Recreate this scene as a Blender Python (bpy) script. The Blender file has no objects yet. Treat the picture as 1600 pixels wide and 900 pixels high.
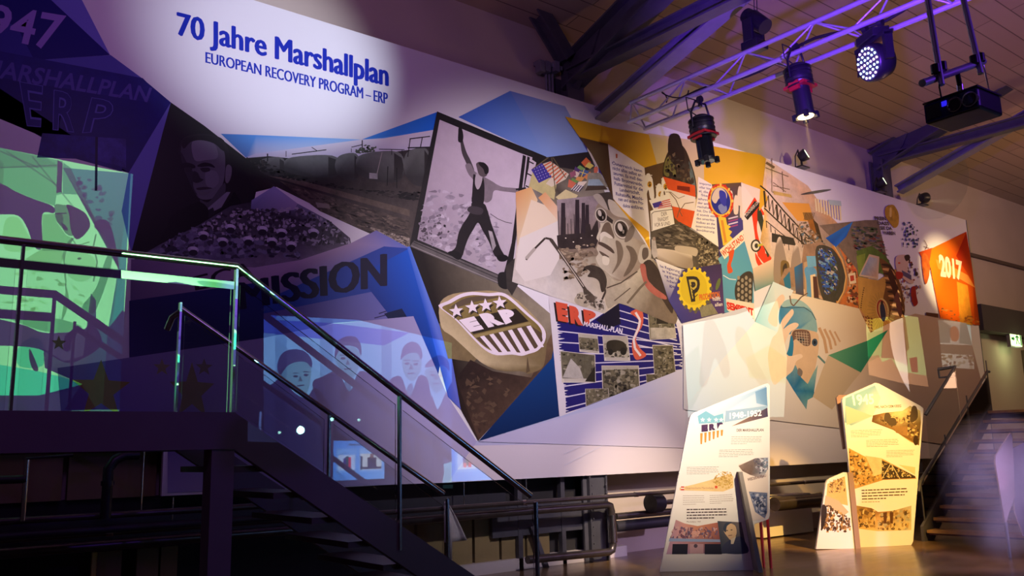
import bpy, bmesh, math, random
from mathutils import Vector, Matrix
rnd = random.Random(7)
SC = bpy.context.scene
COL = SC.collection

# ---------------------------------------------------------------- camera
F = 1365.0
_X = Vector((1736.0, -211.0, -F)).normalized()
_Z = Vector((-180.0, 7350.0, -F)).normalized()
_X = (_X - _Z * _X.dot(_Z)).normalized()
_Y = _Z.cross(_X)
EYE = Vector((0, 0, 1.5))
R3 = Matrix((_X, _Y, _Z))            # camera -> world
cam = bpy.data.cameras.new('camera')
cam.sensor_fit = 'HORIZONTAL'; cam.sensor_width = 36.0
cam.lens = F / 1600.0 * 36.0
cam.clip_start = 0.02; cam.clip_end = 200
camo = bpy.data.objects.new('camera', cam); COL.objects.link(camo)
camo.matrix_world = Matrix.Translation(EYE) @ R3.to_4x4()
SC.camera = camo

def ray(px, py): return R3 @ Vector(((px - 800) / F, -(py - 450) / F, -1.0))
def aty(px, py, y): d = ray(px, py); return EYE + d * (y / d.y)
def atx(px, py, x): d = ray(px, py); return EYE + d * (x / d.x)
def atz(px, py, z): d = ray(px, py); return EYE + d * ((z - EYE.z) / d.z)
def atd(px, py, D): return EYE + ray(px, py) * D

# ---------------------------------------------------------------- world, exposure, large lights
SC.view_settings.view_transform = 'Standard'
SC.view_settings.look = 'None'
SC.view_settings.exposure = 0.0
SC.view_settings.gamma = 1.0
SC.view_settings.use_curve_mapping = False
SC.cycles.transparent_max_bounces = 24
SC.cycles.max_bounces = 6
SC.cycles.use_denoising = True
SC.cycles.sample_clamp_indirect = 4.0
W = bpy.data.worlds.new('world'); SC.world = W; W.use_nodes = True
W.node_tree.nodes['Background'].inputs[0].default_value = (0.30, 0.17, 0.24, 1)
W.node_tree.nodes['Background'].inputs[1].default_value = 0.04

def lookrot(d):
    return Vector(d).to_track_quat('-Z', 'Y')
def lamp(name, kind, loc, target, color, power, **kw):
    l = bpy.data.lights.new(name, kind)
    l.color = color; l.energy = power
    for k, v in kw.items(): setattr(l, k, v)
    o = bpy.data.objects.new(name, l); COL.objects.link(o)
    o.location = loc
    if target is not None:
        o.rotation_mode = 'QUATERNION'
        o.rotation_quaternion = lookrot(Vector(target) - Vector(loc))
    return o
MY = 8.9
def M(px, py): return aty(px, py, MY)
# title spotlight, cool white, tight ellipse on the mural
lamp('title_spot_light', 'SPOT', (7.0, 1.6, 5.4), M(445, 74), (0.80, 0.86, 1.0), 2500, spot_size=math.radians(24), spot_blend=0.95, shadow_soft_size=0.03)
# violet stage wash, left
lamp('violet_wash_light', 'AREA', (0.5, 2.0, 6.0), (0.8, 9, 4.2), (0.50, 0.20, 0.90), 30, size=1.5)
lamp('violet_ceiling_light', 'AREA', (2.5, 5.0, 5.4), (5.5, 9.0, 8.4), (0.66, 0.30, 0.80), 42, size=0.8)
# blue-white wash in the middle of the mural
lamp('pale_wash_light', 'SPOT', (6.2, 1.6, 5.6), (7.5, 8.9, 3.3), (0.95, 0.78, 0.88), 2500, spot_size=math.radians(52), spot_blend=1.0, shadow_soft_size=0.15)
# warm wash on the right half of the mural
lamp('warm_wash_light', 'SPOT', (11.2, 2.0, 5.4), (12.6, 8.9, 4.2), (1.0, 0.74, 0.46), 2500, spot_size=math.radians(64), spot_blend=1.0, shadow_soft_size=0.15)
lamp('warm_far_light', 'AREA', (20.5, 3.0, 6.2), (22.5, 9, 4.0), (1.0, 0.60, 0.34), 130, size=0.8)
# amber light bouncing to the wooden ceiling
lamp('amber_uplight', 'AREA', (14.5, 4.5, 2.6), (15.0, 6.5, 9.0), (1.0, 0.54, 0.32), 68, size=1.2)
lamp('violet_truss_light', 'SPOT', (6.0, 3.0, 4.5), (8.7, 4.4, 6.15), (0.20, 0.05, 1.0), 1900, spot_size=math.radians(66), spot_blend=0.6, shadow_soft_size=0.06)
lamp('violet_hanger_light', 'SPOT', (5.2, -0.6, 3.9), (3.95, 1.6, 3.25), (0.22, 0.05, 1.0), 90, spot_size=math.radians(34), spot_blend=0.6, shadow_soft_size=0.03)
# orange spot on the year at the far end
lamp('year_spot_light', 'SPOT', (15.2, 3.0, 6.0), M(1476, 432), (1.0, 0.72, 0.36), 5200, spot_size=math.radians(17), spot_blend=0.9, shadow_soft_size=0.04)
# two spots on the information stands
lamp('stand_spot_light', 'SPOT', (7.4, 2.4, 5.6), (8.85, 7.1, 1.75), (1.0, 0.76, 0.50), 3600, spot_size=math.radians(23), spot_blend=0.95, shadow_soft_size=0.04)
lamp('stand_spot_light', 'SPOT', (10.0, 2.2, 5.4), (12.1, 7.0, 1.1), (1.0, 0.55, 0.12), 4600, spot_size=math.radians(24), spot_blend=0.6, shadow_soft_size=0.04)
lamp('violet_haze_light', 'SPOT', (15.0, 2.5, 4.0), (11.5, 5.3, 1.4), (0.62, 0.42, 1.0), 130, spot_size=math.radians(50), spot_blend=0.8, shadow_soft_size=0.1)

# ---------------------------------------------------------------- helpers
def srgb(c):
    out = []
    for v in c[:3]:
        v = v / 255.0
        out.append(v / 12.92 if v <= 0.04045 else ((v + 0.055) / 1.055) ** 2.4)
    return tuple(out)

def mat(name, color, rough=0.5, metal=0.0, emit=None, estr=0.0, noise=0.0, nscale=8.0, bump=0.0, spec=None):
    m = bpy.data.materials.new(name); m.use_nodes = True
    nt = m.node_tree; b = nt.nodes['Principled BSDF']
    b.inputs['Base Color'].default_value = (*color, 1)
    b.inputs['Roughness'].default_value = rough
    b.inputs['Metallic'].default_value = metal
    if spec is not None: b.inputs['Specular IOR Level'].default_value = spec
    if noise > 0 or bump > 0:
        tc = nt.nodes.new('ShaderNodeTexCoord')
        n = nt.nodes.new('ShaderNodeTexNoise'); n.inputs['Scale'].default_value = nscale
        n.inputs['Detail'].default_value = 5
        nt.links.new(tc.outputs['Object'], n.inputs['Vector'])
        if noise > 0:
            mr = nt.nodes.new('ShaderNodeMapRange')
            mr.inputs[3].default_value = 1 - noise; mr.inputs[4].default_value = 1 + noise
            mr.inputs[1].default_value = 0.25; mr.inputs[2].default_value = 0.75
            mx = nt.nodes.new('ShaderNodeVectorMath'); mx.operation = 'SCALE'
            mx.inputs[0].default_value = color
            nt.links.new(n.outputs['Fac'], mr.inputs[0]); nt.links.new(mr.outputs[0], mx.inputs['Scale'])
            nt.links.new(mx.outputs[0], b.inputs['Base Color'])
        if bump > 0:
            bp = nt.nodes.new('ShaderNodeBump'); bp.inputs['Strength'].default_value = bump
            bp.inputs['Distance'].default_value = 0.01
            nt.links.new(n.outputs['Fac'], bp.inputs['Height']); nt.links.new(bp.outputs[0], b.inputs['Normal'])
    if emit is not None:
        b.inputs['Emission Color'].default_value = (*emit, 1)
        b.inputs['Emission Strength'].default_value = estr
    return m

def glass_mat(name, tint=(0.95, 0.97, 0.97)):
    m = bpy.data.materials.new(name); m.use_nodes = True
    nt = m.node_tree; nt.nodes.clear()
    o = nt.nodes.new('ShaderNodeOutputMaterial'); t = nt.nodes.new('ShaderNodeBsdfTransparent')
    t.inputs[0].default_value = (*tint, 1)
    g = nt.nodes.new('ShaderNodeBsdfGlossy'); g.inputs['Roughness'].default_value = 0.012
    fr = nt.nodes.new('ShaderNodeFresnel'); fr.inputs[0].default_value = 1.45
    mx = nt.nodes.new('ShaderNodeMixShader')
    nt.links.new(fr.outputs[0], mx.inputs[0]); nt.links.new(t.outputs[0], mx.inputs[1]); nt.links.new(g.outputs[0], mx.inputs[2])
    nt.links.new(mx.outputs[0], o.inputs[0])
    return m

def print_mat(name, rough=0.45, emission=0.0):
    """printed graphic: colour attribute, its alpha is the strength of the photographic grain"""
    m = bpy.data.materials.new(name); m.use_nodes = True
    nt = m.node_tree; b = nt.nodes['Principled BSDF']; b.inputs['Roughness'].default_value = rough
    b.inputs['Specular IOR Level'].default_value = 0.25
    at = nt.nodes.new('ShaderNodeVertexColor'); at.layer_name = 'ink'
    tc = nt.nodes.new('ShaderNodeTexCoord')
    n1 = nt.nodes.new('ShaderNodeTexNoise'); n1.inputs['Scale'].default_value = 6.0; n1.inputs['Detail'].default_value = 9; n1.inputs['Roughness'].default_value = 0.72
    nt.links.new(tc.outputs['Object'], n1.inputs['Vector'])
    mr = nt.nodes.new('ShaderNodeMapRange'); mr.inputs[1].default_value = 0.3; mr.inputs[2].default_value = 0.7
    mr.inputs[3].default_value = -1.0; mr.inputs[4].default_value = 1.0
    nt.links.new(n1.outputs['Fac'], mr.inputs[0])
    mu = nt.nodes.new('ShaderNodeMath'); mu.operation = 'MULTIPLY_ADD'; mu.inputs[2].default_value = 1.0
    nt.links.new(mr.outputs[0], mu.inputs[0]); nt.links.new(at.outputs['Alpha'], mu.inputs[1])
    sc = nt.nodes.new('ShaderNodeVectorMath'); sc.operation = 'SCALE'
    nt.links.new(at.outputs['Color'], sc.inputs[0]); nt.links.new(mu.outputs[0], sc.inputs['Scale'])
    nt.links.new(sc.outputs[0], b.inputs['Base Color'])
    if emission > 0:
        nt.links.new(sc.outputs[0], b.inputs['Emission Color']); b.inputs['Emission Strength'].default_value = emission
        b.inputs['Base Color'].default_value = (0.01, 0.01, 0.01, 1)
        for l in list(nt.links):
            if l.to_socket == b.inputs['Base Color']: nt.links.remove(l)
    return m

def slide_mat():
    m = bpy.data.materials.new('slide_film'); m.use_nodes = True
    nt = m.node_tree; nt.nodes.clear()
    o = nt.nodes.new('ShaderNodeOutputMaterial'); t = nt.nodes.new('ShaderNodeBsdfTransparent')
    at = nt.nodes.new('ShaderNodeVertexColor'); at.layer_name = 'ink'
    nt.links.new(at.outputs['Color'], t.inputs[0]); nt.links.new(t.outputs[0], o.inputs[0])
    return m

MT = {}
MT['wall'] = mat('plaster', (0.52, 0.44, 0.37), 0.85, noise=0.06, nscale=1.2)
MT['steel'] = mat('painted_steel', (0.075, 0.075, 0.095), 0.45, noise=0.2, nscale=5)
MT['steel_grey'] = mat('grey_steel', (0.22, 0.22, 0.25), 0.45, noise=0.15, nscale=5)
MT['chrome'] = mat('brushed_stainless', (0.55, 0.54, 0.54), 0.22, 1.0)
MT['alu'] = mat('truss_aluminium', (0.50, 0.48, 0.56), 0.40, 0.45)
MT['black'] = mat('black_housing', (0.012, 0.012, 0.015), 0.38)
MT['rubber'] = mat('black_cable', (0.01, 0.01, 0.01), 0.6)
MT['stairpaint'] = mat('plum_paint', (0.165, 0.105, 0.125), 0.5, noise=0.08, nscale=3)
MT['white'] = mat('white_laminate', (0.80, 0.79, 0.77), 0.4)
MT['red'] = mat('red_paint', (0.45, 0.015, 0.02), 0.4)
MT['pipe'] = mat('dull_pipe', (0.13, 0.11, 0.105), 0.30, 0.75, noise=0.2, nscale=7)
MT['pipe_dark'] = mat('dark_pipe', (0.035, 0.035, 0.045), 0.5, 0.2)
MT['iron'] = mat('dark_iron', (0.06, 0.06, 0.075), 0.45, noise=0.2, nscale=5)
MT['beigepanel'] = mat('beige_panel', (0.24, 0.18, 0.075), 0.7, noise=0.1, nscale=2)
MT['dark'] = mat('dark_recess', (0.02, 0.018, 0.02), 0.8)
MT['cloth'] = mat('white_cloth', (0.55, 0.54, 0.52), 0.9, noise=0.1, nscale=30)
MT['glass'] = glass_mat('railing_glass')
MT['tread'] = mat('oak_tread', (0.42, 0.24, 0.09), 0.45, noise=0.2, nscale=12)
MT['darkred'] = mat('maroon_paint', (0.06, 0.012, 0.018), 0.4)
MT['print'] = print_mat('printed_graphic')
MT['screen'] = print_mat('monitor_screen', 0.2, 9.0)
MT['film'] = slide_mat()
MT['lens'] = mat('coated_lens', (0.03, 0.02, 0.06), 0.05, 0.0, spec=1.0)

def tag(o, label=None, cat=None, group=None, kind=None):
    if label: o['label'] = label
    if cat: o['category'] = cat
    if group: o['group'] = group
    if kind: o['kind'] = kind
    return o
def thing(name, loc, label, cat, group=None):
    o = bpy.data.objects.new(name, None); COL.objects.link(o); o.location = loc
    o.empty_display_size = 0.1
    return tag(o, label, cat, group)
def adopt(o, parent):
    if parent is not None:
        o.parent = parent
        p = parent; off = Vector((0, 0, 0))
        while p is not None:
            off += p.location; p = p.parent
        o.location = -off
    return o

class MB:
    def __init__(s): s.v = []; s.f = []; s.c = []; s.smooth = []
    def add(s, vs, fs, smooth=False):
        n = len(s.v); s.v += [tuple(v) for v in vs]
        for f in fs: s.f.append(tuple(i + n for i in f)); s.smooth.append(smooth)
    def box(s, a, b):
        x0, y0, z0 = a; x1, y1, z1 = b
        v = [(x, y, z) for z in (z0, z1) for y in (y0, y1) for x in (x0, x1)]
        s.add(v, [(0, 2, 3, 1), (4, 5, 7, 6), (0, 1, 5, 4), (2, 6, 7, 3), (0, 4, 6, 2), (1, 3, 7, 5)])
        return s
    def obox(s, c, ax, ay, az):
        """oriented box: centre and three half-axis vectors"""
        c = Vector(c); ax = Vector(ax); ay = Vector(ay); az = Vector(az)
        v = [c + ax * i + ay * j + az * k for k in (-1, 1) for j in (-1, 1) for i in (-1, 1)]
        s.add(v, [(0, 2, 3, 1), (4, 5, 7, 6), (0, 1, 5, 4), (2, 6, 7, 3), (0, 4, 6, 2), (1, 3, 7, 5)])
        return s
    def beam(s, p, q, w, h, up=(0, 0, 1)):
        p = Vector(p); q = Vector(q); d = (q - p).normalized(); sd = d.cross(Vector(up))
        if sd.length < 1e-4: sd = Vector((1, 0, 0))
        sd.normalize(); u = sd.cross(d)
        return s.obox((p + q) / 2, (q - p) / 2, sd * w / 2, u * h / 2)
    def ibeam(s, p, q, w, h, up=(0, 0, 1), t=0.03):
        p = Vector(p); q = Vector(q); d = (q - p).normalized(); sd = d.cross(Vector(up)).normalized(); u = sd.cross(d)
        s.beam(p + u * (h / 2 - t / 2), q + u * (h / 2 - t / 2), w, t, up)
        s.beam(p - u * (h / 2 - t / 2), q - u * (h / 2 - t / 2), w, t, up)
        return s.beam(p, q, t, h - 2 * t, up)
    def tube(s, pts, r, n=12, cap=True):
        pts = [Vector(p) for p in pts]; rs = r if isinstance(r, (list, tuple)) else [r] * len(pts)
        rings = []; pn = None
        for i, p in enumerate(pts):
            if i == 0: t = pts[1] - p
            elif i == len(pts) - 1: t = p - pts[-2]
            else: t = (pts[i + 1] - p).normalized() + (p - pts[i - 1]).normalized()
            t.normalize()
            if pn is None:
                a = Vector((0, 0, 1)) if abs(t.z) < 0.9 else Vector((1, 0, 0))
                pn = t.cross(a).normalized()
            pn = (pn - t * pn.dot(t)).normalized(); b = t.cross(pn)
            rings.append([p + (pn * math.cos(2 * math.pi * k / n) + b * math.sin(2 * math.pi * k / n)) * rs[i] for k in range(n)])
        vs = [v for rg in rings for v in rg]
        fs = [(i * n + k, i * n + (k + 1) % n, (i + 1) * n + (k + 1) % n, (i + 1) * n + k) for i in range(len(pts) - 1) for k in range(n)]
        s.add(vs, fs, True)
        if cap:
            s.add(rings[0], [tuple(range(n))]); s.add(rings[-1], [tuple(range(n))[::-1]])
        return s
    def prism(s, outline, ext):
        """outline: world points of a planar polygon, extruded by vector ext"""
        ext = Vector(ext); o = [Vector(p) for p in outline]; n = len(o)
        s.add(o + [p + ext for p in o], [tuple(range(n)), tuple(range(2 * n - 1, n - 1, -1))] + [(i, (i + 1) % n, n + (i + 1) % n, n + i) for i in range(n)])
        return s
    def build(s, name, m, parent=None, bevel=0.0):
        me = bpy.data.meshes.new(name)
        if parent is None and s.v:
            c = Vector(((min(v[0] for v in s.v) + max(v[0] for v in s.v)) / 2, (min(v[1] for v in s.v) + max(v[1] for v in s.v)) / 2, min(v[2] for v in s.v)))
        else: c = Vector((0, 0, 0))
        me.from_pydata([Vector(v) - c for v in s.v], [], s.f)
        me.polygons.foreach_set('use_smooth', s.smooth)
        me.update()
        bm = bmesh.new(); bm.from_mesh(me); bmesh.ops.recalc_face_normals(bm, faces=bm.faces); bm.to_mesh(me); bm.free()
        o = bpy.data.objects.new(name, me); COL.objects.link(o); o.location = c
        me.materials.append(MT[m] if isinstance(m, str) else m)
        if bevel > 0:
            b = o.modifiers.new('bevel', 'BEVEL'); b.width = bevel; b.segments = 2; b.limit_method = 'ANGLE'
        adopt(o, parent)
        return o

# printed graphics laid on a real plane: outlines are traced, thrown on that plane and kept as flat ink areas
class Ink:
    def __init__(s, name, P0, N, parent, material='print', step=0.00002, start=0.0003, throw=None):
        s.name = name; s.P0 = Vector(P0); s.N = Vector(N).normalized(); s.parent = parent
        s.m = material; s.step = step; s.k = start; s.v = []; s.f = []; s.c = []; s.throw = throw
    def at(s, px, py, off=None):
        o = s.k if off is None else off
        d = ray(px, py)
        if s.throw is None:
            t = (s.P0 + s.N * o - EYE).dot(s.N) / d.dot(s.N)
            return EYE + d * t
        L, kk = s.throw
        t = (s.P0 - EYE).dot(s.N) / d.dot(s.N)
        return L + (EYE + d * t - L) * (kk + o)
    def poly(s, pts, col, grain=0.0, off=None):
        """pts list of (px,py); col one 0-255 colour or a list of them, one per corner"""
        n = len(s.v)
        s.v += [s.at(x, y, off) for x, y in pts]
        s.f.append(tuple(range(n, n + len(pts))))
        if isinstance(col[0], (tuple, list)): cs = [srgb(col[min(len(col) - 1, i * len(col) // len(pts)) if len(col) != len(pts) else i]) for i in range(len(pts))]
        else: cs = [srgb(col)] * len(pts)
        s.c += [(*c, grain) for c in cs]
        if off is None: s.k += s.step
        return s
    def build(s):
        me = bpy.data.meshes.new(s.name)
        me.from_pydata(s.v, [], s.f); me.update()
        ca = me.color_attributes.new('ink', 'FLOAT_COLOR', 'CORNER')
        flat = []
        for p in me.polygons:
            for vi in p.vertices: flat += s.c[vi]
        ca.data.foreach_set('color', flat)
        o = bpy.data.objects.new(s.name, me); COL.objects.link(o)
        me.materials.append(MT[s.m]); adopt(o, s.parent)
        return o

def pp(t):
    """'x,y x,y ...' -> list of points"""
    return [tuple(float(a) for a in q.split(',')) for q in t.split()]
def smooth(pts, n=4):
    out = []; m = len(pts)
    for i in range(m):
        p0, p1, p2, p3 = pts[i - 1], pts[i], pts[(i + 1) % m], pts[(i + 2) % m]
        for k in range(n):
            t = k / n
            out.append(tuple(0.5 * (2 * p1[j] + (p2[j] - p0[j]) * t + (2 * p0[j] - 5 * p1[j] + 4 * p2[j] - p3[j]) * t * t + (3 * p1[j] - p0[j] - 3 * p2[j] + p3[j]) * t ** 3) for j in (0, 1)))
    return out
def inside(x, y, pts):
    c = False; j = len(pts) - 1
    for i in range(len(pts)):
        if (pts[i][1] > y) != (pts[j][1] > y) and x < (pts[j][0] - pts[i][0]) * (y - pts[i][1]) / (pts[j][1] - pts[i][1]) + pts[i][0]: c = not c
        j = i
    return c
def line(ink, a, b, w, col, grain=0, w2=None):
    w2 = w if w2 is None else w2
    dx, dy = b[0] - a[0], b[1] - a[1]; L = math.hypot(dx, dy) or 1; nx, ny = -dy / L / 2, dx / L / 2
    ink.poly([(a[0] + nx * w, a[1] + ny * w), (b[0] + nx * w2, b[1] + ny * w2), (b[0] - nx * w2, b[1] - ny * w2), (a[0] - nx * w, a[1] - ny * w)], col, grain)
def path(ink, pts, w, col):
    for a, b in zip(pts, pts[1:]): line(ink, a, b, w, col)
def ell(cx, cy, rx, ry, n=20, rot=0):
    c, s_ = math.cos(rot), math.sin(rot)
    return [(cx + rx * math.cos(a) * c - ry * math.sin(a) * s_, cy + rx * math.cos(a) * s_ + ry * math.sin(a) * c) for a in [2 * math.pi * k / n for k in range(n)]]
def blobs(ink, region, n, rx, ry, cols, seed=1, grain=0.2, rot=0.0, sides=6, jag=0.45):
    """irregular marks that fill a region of a printed photograph"""
    r = random.Random(seed); xs = [p[0] for p in region]; ys = [p[1] for p in region]
    k0 = ink.k; got = 0; tries = 0; n = int(n * 2.0); rx = (rx[0] * 0.55, rx[1] * 0.72); ry = (ry[0] * 0.55, ry[1] * 0.72)
    mean = [sum(c[j] for c in cols) / len(cols) for j in range(3)]; cols = [tuple(c[j] * 0.72 + mean[j] * 0.28 for j in range(3)) for c in cols]
    while got < n and tries < n * 30:
        tries += 1
        x, y = r.uniform(min(xs), max(xs)), r.uniform(min(ys), max(ys))
        if not inside(x, y, region): continue
        a = r.uniform(*rx); b = r.uniform(*ry)
        pts = [(px if inside(px, py, region) else x + (px - x) * 0.3, py if inside(px, py, region) else y + (py - y) * 0.3)
               for px, py in [(x + (qx - x) * r.uniform(1 - jag, 1 + jag), y + (qy - y) * r.uniform(1 - jag, 1 + jag)) for qx, qy in ell(x, y, a, b, sides, rot + r.uniform(-0.3, 0.3))]]
        ink.poly(pts, r.choice(cols), grain, k0 + ink.step * (1 + got % 12))
        got += 1
    ink.k = k0 + ink.step * 14
def star(cx, cy, r, ar=1.0, rot=0.0, shear=0.0):
    out = []
    for k in range(10):
        a = -math.pi / 2 + k * math.pi / 5 + rot; q = r if k % 2 == 0 else r * 0.42
        x = q * math.cos(a) * ar; y = q * math.sin(a)
        out.append((cx + x, cy + y + shear * x))
    return out
def bil(q, u, v):
    """q: TL TR BR BL in photo pixels"""
    a = [(1 - u) * q[0][k] + u * q[1][k] for k in (0, 1)]; b = [(1 - u) * q[3][k] + u * q[2][k] for k in (0, 1)]
    return ((1 - v) * a[0] + v * b[0], (1 - v) * a[1] + v * b[1])

_tc = {}
def glyphs(text, bold):
    key = (text, bold)
    if key in _tc: return _tc[key]
    cu = bpy.data.curves.new('t', 'FONT'); cu.body = text; cu.size = 1; cu.offset = bold; cu.resolution_u = 3; cu.fill_mode = 'FRONT' if hasattr(cu, 'fill_mode') else cu.fill_mode
    o = bpy.data.objects.new('t', cu); COL.objects.link(o)
    dg = bpy.context.evaluated_depsgraph_get(); dg.update()
    me = bpy.data.meshes.new_from_object(o.evaluated_get(dg))
    vs = [(v.co.x, v.co.y) for v in me.vertices]; fs = [tuple(p.vertices) for p in me.polygons]
    bpy.data.objects.remove(o); bpy.data.curves.remove(cu); bpy.data.meshes.remove(me)
    _tc[key] = (vs, fs)
    return vs, fs
def letters(ink, text, quad, col, bold=0.0, grain=0.0, full=False):
    """sets writing on the plane so that its ink box fills the quad (TL TR BR BL)"""
    vs, fs = glyphs(text, bold)
    if not vs: return
    x0, x1 = min(v[0] for v in vs), max(v[0] for v in vs); y0, y1 = min(v[1] for v in vs), max(v[1] for v in vs)
    if full: y0, y1 = min(y0, -0.21), max(y1, 0.73)
    c4 = [ink.at(*q) for q in quad]
    n = len(ink.v)
    for x, y in vs:
        u = (x - x0) / (x1 - x0); v = 1 - (y - y0) / (y1 - y0)
        a = c4[0].lerp(c4[1], u); b = c4[3].lerp(c4[2], u)
        ink.v.append(a.lerp(b, v))
    c = srgb(col)
    ink.c += [(*c, grain)] * len(vs)
    ink.f += [tuple(i + n for i in f) for f in fs]
    ink.k += ink.step
# ---------------------------------------------------------------- the hall
def plank_mat():
    m = bpy.data.materials.new('ceiling_planks'); m.use_nodes = True; nt = m.node_tree; b = nt.nodes['Principled BSDF']
    b.inputs['Roughness'].default_value = 0.65
    tc = nt.nodes.new('ShaderNodeTexCoord'); mp = nt.nodes.new('ShaderNodeMapping')
    br = nt.nodes.new('ShaderNodeTexBrick'); br.inputs['Scale'].default_value = 1.0
    br.inputs['Brick Width'].default_value = 4.2; br.inputs['Row Height'].default_value = 0.30; br.inputs['Mortar Size'].default_value = 0.009
    br.inputs['Color1'].default_value = (0.40, 0.30, 0.235, 1); br.inputs['Color2'].default_value = (0.34, 0.25, 0.20, 1); br.inputs['Mortar'].default_value = (0.12, 0.085, 0.07, 1)
    nt.links.new(tc.outputs['Object'], mp.inputs[0]); nt.links.new(mp.outputs[0], br.inputs['Vector']); nt.links.new(br.outputs['Color'], b.inputs['Base Color'])
    return m
def floor_mat():
    m = bpy.data.materials.new('worn_floor'); m.use_nodes = True; nt = m.node_tree; b = nt.nodes['Principled BSDF']
    tc = nt.nodes.new('ShaderNodeTexCoord'); n = nt.nodes.new('ShaderNodeTexNoise'); n.inputs['Scale'].default_value = 2.2; n.inputs['Detail'].default_value = 8
    mp = nt.nodes.new('ShaderNodeMapping'); mp.inputs['Scale'].default_value = (1, 4, 1)
    nt.links.new(tc.outputs['Object'], mp.inputs[0]); nt.links.new(mp.outputs[0], n.inputs['Vector'])
    r = nt.nodes.new('ShaderNodeValToRGB'); r.color_ramp.elements[0].position = 0.3; r.color_ramp.elements[1].position = 0.75
    r.color_ramp.elements[0].color = (0.13, 0.08, 0.04, 1); r.color_ramp.elements[1].color = (0.22, 0.14, 0.065, 1)
    nt.links.new(n.outputs['Fac'], r.inputs[0]); nt.links.new(r.outputs[0], b.inputs['Base Color'])
    rr = nt.nodes.new('ShaderNodeMapRange'); rr.inputs[3].default_value = 0.18; rr.inputs[4].default_value = 0.30
    nt.links.new(n.outputs['Fac'], rr.inputs[0]); nt.links.new(rr.outputs[0], b.inputs['Roughness'])
    return m
MT['ceil'] = plank_mat(); MT['floor'] = floor_mat()
WY = 9.3
tag(MB().box((-8, -9, -0.2), (34, WY, 0)).build('floor', 'floor'), kind='structure')
tag(MB().box((-8, WY, -0.2), (34, WY + 0.3, 8.2)).build('wall_back', 'wall'), kind='structure')
tag(MB().box((32, -9, 0), (32.3, WY, 14)).build('wall_end', 'wall'), kind='structure')
# sloping plank ceiling, eaves at the back wall
cl = bpy.data.meshes.new('ceiling')
SL = math.atan(0.30)
ln = 20.0
cl.from_pydata([(-8, 0, 0), (34, 0, 0), (34, ln, 0), (-8, ln, 0), (-8, 0, 0.2), (34, 0, 0.2), (34, ln, 0.2), (-8, ln, 0.2)], [],
               [(0, 1, 2, 3), (7, 6, 5, 4), (0, 4, 5, 1), (2, 6, 7, 3), (0, 3, 7, 4), (1, 5, 6, 2)])
co = bpy.data.objects.new('ceiling', cl); COL.objects.link(co); cl.materials.append(MT['ceil'])
co.matrix_world = Matrix.Translation((0, WY + 0.01, 7.75)) @ Matrix(((1, 0, 0, 0), (0, -math.cos(SL), 0, 0), (0, math.sin(SL), 1, 0), (0, 0, 0, 1)))
tag(co, kind='structure')
def cz(y): return 7.75 + 0.30 * (WY - y)
# ledge beam along the wall behind the far end of the mural
tag(MB().box((21.3, 8.95, 4.0), (32, WY, 4.62)).build('trim_1', mat('dark_beam', (0.075, 0.065, 0.065), 0.6)), kind='structure')
tag(MB().box((21.3, 9.22, 5.88), (32, WY, 5.96)).build('trim_2', mat('wall_strip', (0.12, 0.09, 0.07), 0.6)), kind='structure')
# wall plinth under the mural
tag(MB().box((-8, 9.02, 0), (9.2, WY - 0.002, 0.14)).build('baseboard_back', mat('pale_plinth', (0.55, 0.50, 0.50), 0.5)), kind='structure')
tag(MB().box((-8, 9.21, 0.14), (8.75, WY - 0.002, 1.14)).build('trim_3', 'dark'), kind='structure')  # dark sheet added so the wall below the mural stays dark
# door near the exit sign
d = MB().box((24.2, 9.22, 0.0), (25.6, WY - 0.002, 3.6)).build('door_1', mat('door_paint', (0.42, 0.34, 0.24), 0.5)); tag(d, kind='structure')
MB().box((24.1, 9.18, 0.0), (24.2, WY - 0.002, 3.7)).box((25.6, 9.18, 0.0), (25.7, WY - 0.002, 3.7)).build('door_frame', mat('door_jamb', (0.10, 0.07, 0.05), 0.5), d)
MB().tube([(24.32, 9.2, 1.05), (24.32, 9.13, 1.05), (24.46, 9.13, 1.05)], 0.012, 8).build('door_handle', 'chrome', d)

# ---------------------------------------------------------------- steel frames of the roof
def steel_frame(x, label, ztop, full=True):
    t = thing('steel_roof_frame', (x, 9.1, 0), label, 'steel frame', 'steel roof frames along the back wall')
    MB().ibeam((x, 9.13, 0), (x, 9.13, ztop - 0.25), 0.33, 0.30, (0, 1, 0)).build('column', 'steel', t)
    n = Vector((x, 9.1, ztop))
    dr = Vector((0, -1, 0.32)).normalized()
    MB().prism([n + Vector((0.05, 0.15, -0.75)), n + Vector((0.05, -0.55, -0.05)), n + Vector((0.05, -0.75, 0.32)), n + Vector((0.05, 0.15, 0.05))], (-0.1, 0, 0)).build('gusset_plate', 'steel', t)
    MB().ibeam(n + Vector((0, 0.1, -0.25)), n + dr * 7.5 + Vector((0, 0, -0.05)), 0.34, 0.46).build('rafter', 'steel', t)
    MB().ibeam(n + Vector((0, 0, -0.24)), n + Vector((0, -7.2, -0.30)), 0.20, 0.22).build('tie_beam', 'steel', t)
    MB().ibeam((x + 0.42, 8.98, ztop - 0.85), (x + 0.42, 2.6, ztop + 1.08), 0.26, 0.18).build('brace', 'steel_grey', t)
    if full:
        a = aty(830, 0, 9.0); b = aty(884, 92, 9.0); dd = (a - b)
        MB().ibeam(b, a + dd * 0.8, 0.22, 0.24, (0, 1, 0)).build('arm', 'steel', t)
    return t
steel_frame(8.53, 'dark steel column and branching roof beams rising behind the middle of the mural', 7.28)
steel_frame(17.6, 'dark steel column and roof beams behind the far right top of the mural', 7.70, False)

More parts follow.
